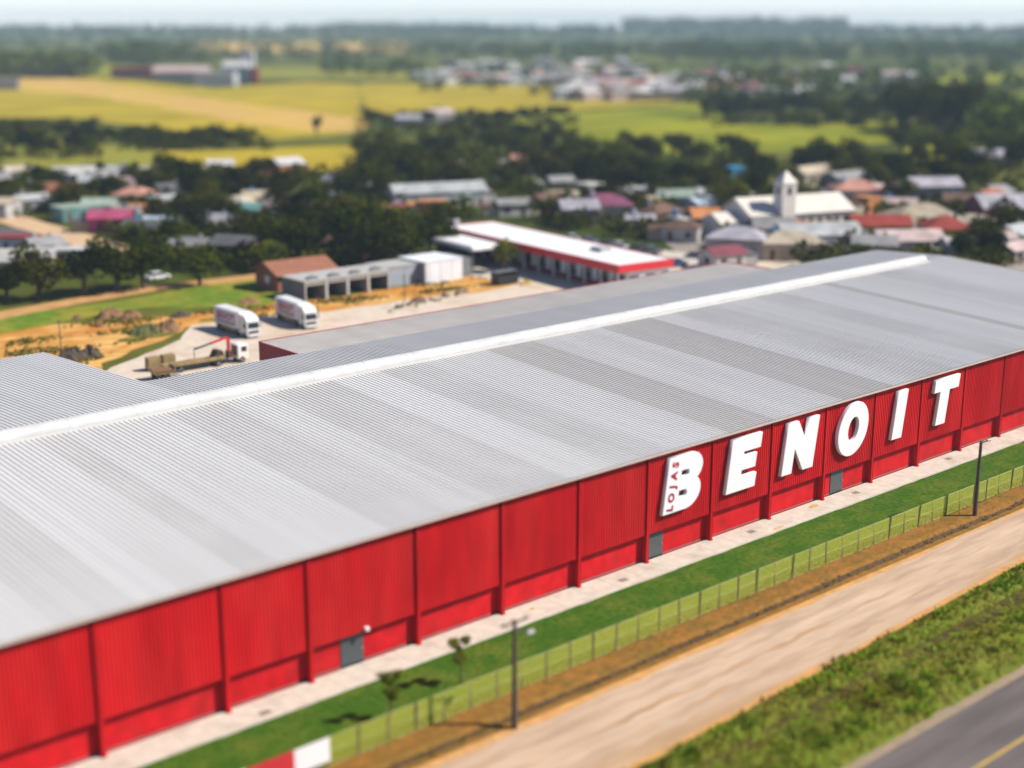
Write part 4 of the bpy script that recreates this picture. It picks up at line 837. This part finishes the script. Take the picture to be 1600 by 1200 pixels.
for s in (-5.5, 5.3): MB().prism([(-4, 3.0), (0, 4.4), (4, 3.0)], s+.001, s+.199, 'x').build('gable', BRK, bh)
MB().box(-3.6, -2.4, -4.05, -4, .05, 2.1).build('door', hm('brown', 'door'), bh)
for x in (-.8, 2.2): MB().box(x, x+1.4, -4.05, -4, 1, 2.2).build('window', WHITE, bh)
MB().box(-5.55, -5.5, -1, .6, 1, 2.2).build('window', WHITE, bh)
MB().box(-2, 5.9, -6.4, -4.9, 2.3, 2.45).build('porch_roof', hm('beige', 'roof'), bh)
for x in (-1.8, 1.8, 5.7): MB().box(x-.08, x+.08, -6.3, -6.14, -.05, 2.3).build('porch_post', BRK, bh)
# dark container
ct = empty('container', (157.0, 182.3, 0)); tag(ct, 'small black open container at the right of the yard', 'container')
BLK = mat('black_steel', (.022, .022, .024), .6, .1, 2)
MB().box(0, 4.6, 2.1, 2.2, .15, 2.2).build('rear_wall', BLK, ct); MB().box(0, .1, 0, 2.1, .15, 2.2).build('end_wall', BLK, ct); MB().box(4.5, 4.6, 0, 2.1, .15, 2.2).build('end_wall', BLK, ct)
MB().box(.1, 4.5, .0, 2.1, .15, .28).build('floor', BLK, ct); MB().box(.1, 4.5, 0, .08, .28, 1.7).build('front_wall', BLK, ct); MB().box(-.05, 4.65, .3, 2.25, 2.2, 2.28).build('roof', STEEL, ct)
for k in range(6): MB().box(.5+k*.68, .62+k*.68, -.05, 0, .28, 1.7).build('rib', BLK, ct)
mound('sand_heap', 161.5, 180.3, 1.3, .9, .9, SAND, 'heap of yellow sand in front of the black container', 'sand', seed=11)

# ------------------------------------------------------------------ trucks
TW = mat('truck_white', (.76, .755, .74), .4, .06, .9, c2=(.60, .57, .52), s2=.5, f2=.66); TY = mat('truck_skirt', (.42, .30, .10), .7, .15, 1); GRY = mat('chassis', (.06, .06, .065), .6, .1, 2)
LOGO = mat('logo_red', (.45, .015, .05), .5, .03); LOGOP = mat('logo_purple', (.26, .03, .16), .5, .03)
def wheel(par, x, y, r=.5, wd=.32):
    t = MB().tube((x-wd/2, y, r), (x+wd/2, y, r), r, r, 14).build('wheel', DARK, par); MB().tube((x-wd/2-.02, y, r), (x+wd/2+.02, y, r), r*.5, r*.5, 10).build('rim', STEEL, t)
def semi(x, y, rz, label, L=9.2, logo=LOGO):
    t = empty('box_truck', (x, y, 0), rz); t.scale = (.88, .88, .88); tag(t, label, 'truck', 'white box trucks parked in the yard')  # local: front at -Y, origin at front bumper
    # trailer
    tr = MB().bbox(-1.28, 1.28, 2.6, 2.6+L, 1.15, 3.95, .20).build('cargo_box', TW, t)
    MB().box(-1.22, 1.22, 2.7, 2.5+L, .95, 1.15).build('chassis', GRY, t)
    MB().box(-1.29, -1.25, 4.6, 2.4+L*.72, .62, 1.12).build('side_skirt', TY, t); MB().box(1.25, 1.29, 4.6, 2.4+L*.72, .62, 1.12).build('side_skirt', TY, t)
    yc = 2.6+L*.52; a, b = L*.36, .95
    for s in (-1, 1):
        xx = s*1.286
        fr = MB()
        for (y0, y1, z0, z1) in ((yc-a, yc+a, 2.55-b, 2.55-b+.30), (yc+a-.24, yc+a, 2.55-b, 2.55+b), (yc-a, yc-a+.24, 2.55-b, 2.55+b), (yc-a, yc+a, 2.55+b-.18, 2.55+b)):
            MB().box(min(xx, xx+s*.012), max(xx, xx+s*.012), y0, y1, z0, z1).build('logo_frame', LOGOP, tr)
        tx = link(bpy.data.objects.new('lettering', text_mesh('BENOIT', 1.45, .006, .06, logo, 1.08)), tr); tx.location = (xx+s*.014, yc, 2.62)
        tx.rotation_euler = (pi/2, 0, -pi/2 if s < 0 else pi/2)
    # cab
    cab = MB().add([(-1.22, .25, .55), (1.22, .25, .55), (1.22, 2.25, .55), (-1.22, 2.25, .55), (-1.22, .0, 1.5), (1.22, .0, 1.5), (-1.15, .35, 2.75), (1.15, .35, 2.75), (1.15, 2.25, 2.85), (-1.15, 2.25, 2.85), (1.22, 2.25, 1.5), (-1.22, 2.25, 1.5)],
        [(0, 1, 5, 4), (4, 5, 7, 6), (6, 7, 8, 9), (1, 2, 10, 5), (5, 10, 8, 7), (3, 0, 4, 11), (11, 4, 6, 9), (2, 3, 11, 10), (10, 11, 9, 8), (3, 2, 1, 0)]).build('cab', TW, t)
    MB().add([(-1.12, .30, 2.86), (1.12, .30, 2.86), (1.15, 2.25, 3.9), (-1.15, 2.25, 3.9), (-1.15, 2.25, 2.86), (1.15, 2.25, 2.86), (-1.12, .9, 3.5), (1.12, .9, 3.5)], [(0, 1, 7, 6), (6, 7, 2, 3), (1, 5, 2, 7), (0, 6, 3, 4), (4, 3, 2, 5), (0, 4, 5, 1)]).build('roof_fairing', TW, t)
    MB().add([(-1.08, .032, 1.62), (1.08, .032, 1.62), (1.02, .30, 2.60), (-1.02, .30, 2.60)], [(0, 1, 2, 3)]).build('windscreen', GLASS, cab)
    for s in (-1, 1): MB().add([(s*1.225, .35, 1.65), (s*1.225, 1.35, 1.65), (s*1.175, 1.35, 2.5), (s*1.175, .55, 2.5)], [(0, 1, 2, 3)]).build('side_window', GLASS, cab)
    MB().box(-.85, .85, -.02, .2, .75, 1.25).build('grille', GRY, cab); MB().bbox(-1.25, 1.25, -.1, .35, .35, .72, .06).build('bumper', TW, cab)
    for s in (-1, 1): MB().box(s*1.0-.18, s*1.0+.18, -.13, -.1, .45, .62).build('headlight', STEEL, cab)
    for s in (-1, 1): MB().box(s*1.4-.09, s*1.4+.09, .2, .34, 1.7, 2.4).build('mirror', GRY, cab)
    for s in (-1, 1):
        for yy in (1.1, 3.9, L+.2, L+1.4): wheel(t, s*1.08, yy)
    return t
semi(103.5, 174.6, radians(-1), 'white box truck on the left with purple lettering on its side', 8.6, LOGOP)
semi(113.2, 174.3, radians(-7), 'white box truck on the right with red lettering on its side', 9.2, LOGO)
# crane truck
cr = empty('crane_truck', (83.6, 164.3, 0), radians(-3)); cr.scale = (.84, .84, .84); tag(cr, 'white cabbed flatbed truck with folded red crane, behind the roof edge', 'truck')
YEL = mat('worn_yellow', (.30, .21, .09), .7, .2, 1.2); CRED = mat('crane_red', (.58, .035, .03), .45, .06)
MB().box(.2, 10.6, -1.15, 1.15, .85, 1.05).build('chassis', GRY, cr)
MB().box(.0, 10.0, -1.28, 1.28, 1.05, 1.25).build('bed', YEL, cr)
for k in range(7): MB().box(.1+k*1.42, 1.42+k*1.42, -1.32, -1.28, 1.1, 1.7).build('side_board', YEL, cr)
cb = MB().bbox(12.2, 14.2, -1.2, 1.2, .7, 2.95, .14).build('cab', TW, cr)
MB().box(14.2, 14.23, -1.05, 1.05, 1.7, 2.7).build('windscreen', GLASS, cb); MB().box(12.9, 13.8, -1.225, -1.2, 1.8, 2.6).build('side_window', GLASS, cb); MB().box(12.17, 12.2, -.9, .9, 1.1, 2.7).build('cab_rear', GREYD, cb)
MB().box(10.9, 11.6, -.6, .6, .9, 2.0).build('crane_base', mat('crane_dark', (.10, .03, .03), .6), cr)
MB().box(11.05, 11.45, -.25, .25, 2.0, 4.0).build('crane_mast', CRED, cr)
bo = MB().prism([(11.4, 3.9), (11.2, 4.25), (10.6, 4.3), (8.2, 3.75), (8.2, 3.45), (10.5, 3.95)], -.2, .2, 'y').build('crane_boom', CRED, cr)
MB().prism([(8.3, 3.5), (8.3, 3.75), (5.4, 3.25), (5.2, 2.9), (5.4, 2.95)], -.13, .13, 'y').build('crane_jib', GREYD, bo)
MB().box(5.22, 5.34, -.06, .06, 1.6, 3.0).build('hook', YEL, bo)
for s in (-1, 1):
    for xx in (1.2, 2.4, 8.8, 13.0):
        q = MB().tube((xx, s*1.1-.16, .5), (xx, s*1.1+.16, .5), .5, .5, 14).build('wheel', DARK, cr); MB().tube((xx, s*1.1-.18, .5), (xx, s*1.1+.18, .5), .25, .25, 10).build('rim', STEEL, q)
bk = MB().prism([(8.2, 1.26), (10.2, 1.26), (9.8, 2.35), (8.9, 2.5)], -.9, .9, 'y').build('scrap_pile', SOIL); bk.parent = None; bk.location = (83.6, 164.3, .0); bk.scale = (.84, .84, .84); bk.rotation_euler = (0, 0, radians(-3)); tag(bk, 'dark load heaped on the bed of the crane truck', 'load')
# small machine behind it
lo = empty('tipper_trailer', (80.6, 162.2, 0), radians(-5)); lo.scale = (.85, .85, .85); tag(lo, 'worn yellow tipper trailer left of the crane truck', 'trailer')
MB().prism([(0, 1.9), (.4, .9), (3.4, .9), (3.7, 1.9), (3.6, 1.9), (3.3, 1.0), (.5, 1.0), (.1, 1.9)], -1.1, 1.1, 'y').build('tub', YEL, lo)
MB().box(.3, 5.5, -.4, .4, .65, .9).build('frame', GRY, lo)
MB().box(.5, 3.2, -1.0, 1.0, 1.2, 1.5).build('load', SOIL2, lo)
for s in (-1, 1):
    for xx in (1.0, 2.4): wq = MB().tube((xx, s*1.0-.14, .42), (xx, s*1.0+.14, .42), .42, .42, 12).build('wheel', DARK, lo)
for k, (x, y, l) in enumerate([(83.4, 166.8, 'stacked pale bricks beside the crane truck, left pile'), (85.6, 166.9, 'stacked pale bricks beside the crane truck, right pile')]):
    pl = empty('brick_stack', (x, y, 0)); tag(pl, l, 'brick stack', 'brick stacks by the crane truck')
    for q in range(4): MB().box(-.9+.01*q, .9-.01*q, -.55, .55, .12+q*.42, .12+q*.42+.40).build('brick_layer', YEL, pl)
    MB().box(-.95, .95, -.6, .6, -.02, .12).build('pallet', SOIL2, pl)

# ------------------------------------------------------------------ cars parked behind the store
def car(x, y, rz, c, label, group='cars parked behind the store'):
    t = empty('parked_car', (x, y, 0), rz); tag(t, label, 'car', group)
    pm_ = mat('car_'+c, {'black': (.02, .02, .022), 'silver': (.45, .46, .48), 'white': (.75, .75, .75), 'grey': (.13, .14, .15), 'red': (.4, .02, .02), 'blue': (.05, .10, .22)}[c], .3, .03, 1)
    MB().prism([(-2.1, .35), (2.1, .35), (2.15, .75), (1.2, .92), (-1.9, .95), (-2.15, .8)], -.85, .85, 'y').build('body', pm_, t)
    MB().prism([(-1.75, .94), (1.15, .92), (.55, 1.42), (-1.2, 1.45)], -.76, .76, 'y').build('cabin', GLASS, t)
    MB().prism([(.56, 1.42), (-1.2, 1.45), (-1.1, 1.50), (.45, 1.48)], -.74, .74, 'y').build('roof', pm_, t)
    for s in (-1, 1):
        for xx in (-1.35, 1.35): MB().tube((xx, s*.8-.1, .33), (xx, s*.8+.1, .33), .33, .33, 12).build('wheel', DARK, t)
for px, py, c, l in [(895, 377, 'silver', 'silver car, leftmost of those parked behind the store'), (920, 381, 'grey', 'dark grey car second from the left behind the store'), (950, 386, 'black', 'black car in the middle of the row behind the store'),
                     (968, 389, 'silver', 'silver car right of the black one behind the store'), (998, 393, 'black', 'black car second from the right behind the store'), (1018, 396, 'grey', 'dark car at the right end of the row behind the store'), (1043, 417, 'black', 'black car beside the right corner of the store'), (1057, 416, 'blue', 'blue car beside the black one at the store corner')]:
    car(*gp(px, py), radians(-84 if py < 400 else -10), c, l)
for px, py, c, l in [(247, 437, 'white', 'white car on the dirt lane between the trees')]:
    car(*gp(px, py), radians(5), c, l, None)

# ------------------------------------------------------------------ verge grass tufts
def tufts(name, n, region, zf, h0, h1, m, label, seed, wid=.05):
    rnd = np.random.RandomState(seed); V = []; F = []
    for i in range(n):
        x, y = region(rnd); z = zf(x, y); h = rnd.uniform(h0, h1)
        for b in range(4):
            a = rnd.uniform(0, 6.28); dx, dy = cos(a), sin(a); l = rnd.uniform(.3, .9)*h; k = len(V); q = wid*rnd.uniform(.8, 1.6)
            V += [(x-dy*q, y+dx*q, z), (x+dy*q, y-dx*q, z), (x+dx*l, y+dy*l, z+h*rnd.uniform(.6, 1))]; F.append((k, k+1, k+2))
    o = MB().add(V, F).build(name, m); tag(o, label, 'grass', kind='stuff'); return o
GR = leafmat('grass_blades', (.10, .17, .010), (.40, .38, .035))
GR2 = leafmat('dry_blades', (.18, .15, .03), (.36, .26, .07))
def rv(r):
    # denser on the two banks
    x = 40 + 130*r.rand()**1.3
    while True:
        t = r.uniform(.03, .98); y = 45.4+(vy1(x)-45.4)*t
        if r.rand() < .10 + .90*min(1, (math.exp(-((t-.34)/.2)**2) + math.exp(-((t-.82)/.13)**2))): break
    return x, y
def clump(r):
    i = r.randint(260); q = random.Random(i*7+3); cx = 40 + 130*q.random()**1.2; t = q.choice([q.gauss(.34, .12), q.gauss(.34, .12), q.gauss(.83, .06)]); t = min(.95, max(.05, t))
    return cx + r.normal()*.45, 45.4+(vy1(cx)-45.4)*t + r.normal()*.35
def vz(x, y): return vprof(min(1, max(0, (y-45.4)/(vy1(x)-45.4))))+.02
GR3 = leafmat('lush_blades', (.05, .13, .008), (.20, .30, .02)); GR4 = leafmat('olive_blades', (.05, .06, .008), (.16, .13, .02))
tufts('lush_clumps', 2600, clump, vz, .3, .62, GR3, 'taller lush green clumps growing out of the verge', 14, .10)
tufts('olive_clumps', 1500, lambda r: (lambda p: (p[0]+6, p[1]+.7))(clump(r)), vz, .25, .5, GR4, 'dark olive weed clumps along the verge', 15, .10)
tufts('verge_grass', 22000, rv, vz, .13, .34, GR, 'tall green grass on the verge between the dirt road and the asphalt', 4, .07)
tufts('dry_verge_grass', 3500, rv, vz, .15, .36, GR2, 'dry straw coloured tufts on the verge', 5, .07)
tufts('fence_grass', 3500, lambda r: (40+115*r.rand(), 66.35+abs(r.normal())*.5), lambda x, y: 0, .12, .3, GR, 'uncut grass growing along the foot of the fence', 6, .06)
tufts('bank_weeds', 1500, lambda r: (40+115*r.rand(), r.uniform(63.4, 66.2)), lambda x, y: .06, .06, .2, GR2, 'dry weeds along the gully beside the dirt road', 7, .06)

LOT = [(62, 165), (75, 195), (95, 205), (110, 198), (122, 194), (160, 191), (160, 184), (120, 185), (100, 190), (85, 180)]
def inlot(r):
    while True:
        x, y = r.uniform(62, 160), r.uniform(165, 206); c = False; j = len(LOT)-1
        for i in range(len(LOT)):
            a, b = LOT[i], LOT[j]
            if (a[1] > y) != (b[1] > y) and x < (b[0]-a[0])*(y-a[1])/(b[1]-a[1])+a[0]: c = not c
            j = i
        if c and (sin(x*.35)+sin(y*.8+x*.2)+r.normal()*.5) > .6: return x, y
tufts('lot_scrub', 1300, inlot, lambda x, y: -.03, .2, .6, GR2, 'patchy olive scrub on the orange bare ground of the yard', 21, .12)
tufts('lot_weeds', 600, inlot, lambda x, y: -.03, .2, .55, GR, 'green weeds scattered on the orange bare ground', 22, .12)
# ------------------------------------------------------------------ haze
hz = MB().box(-6300, 6300, -6300, 6300, -1.2, 72).build('haze'); tag(hz, 'pale blue haze over the distant country', 'haze', kind='stuff')
m = bpy.data.materials.new('haze'); m.use_nodes = True; m.node_tree.nodes.clear()
pv = m.node_tree.nodes.new('ShaderNodeVolumePrincipled'); pv.inputs['Color'].default_value = (.60, .80, 1.0, 1); pv.inputs['Density'].default_value = 1.3e-4; pv.inputs['Anisotropy'].default_value = 0.0
ou = m.node_tree.nodes.new('ShaderNodeOutputMaterial'); m.node_tree.links.new(pv.outputs[0], ou.inputs['Volume']); hz.data.materials.append(m)
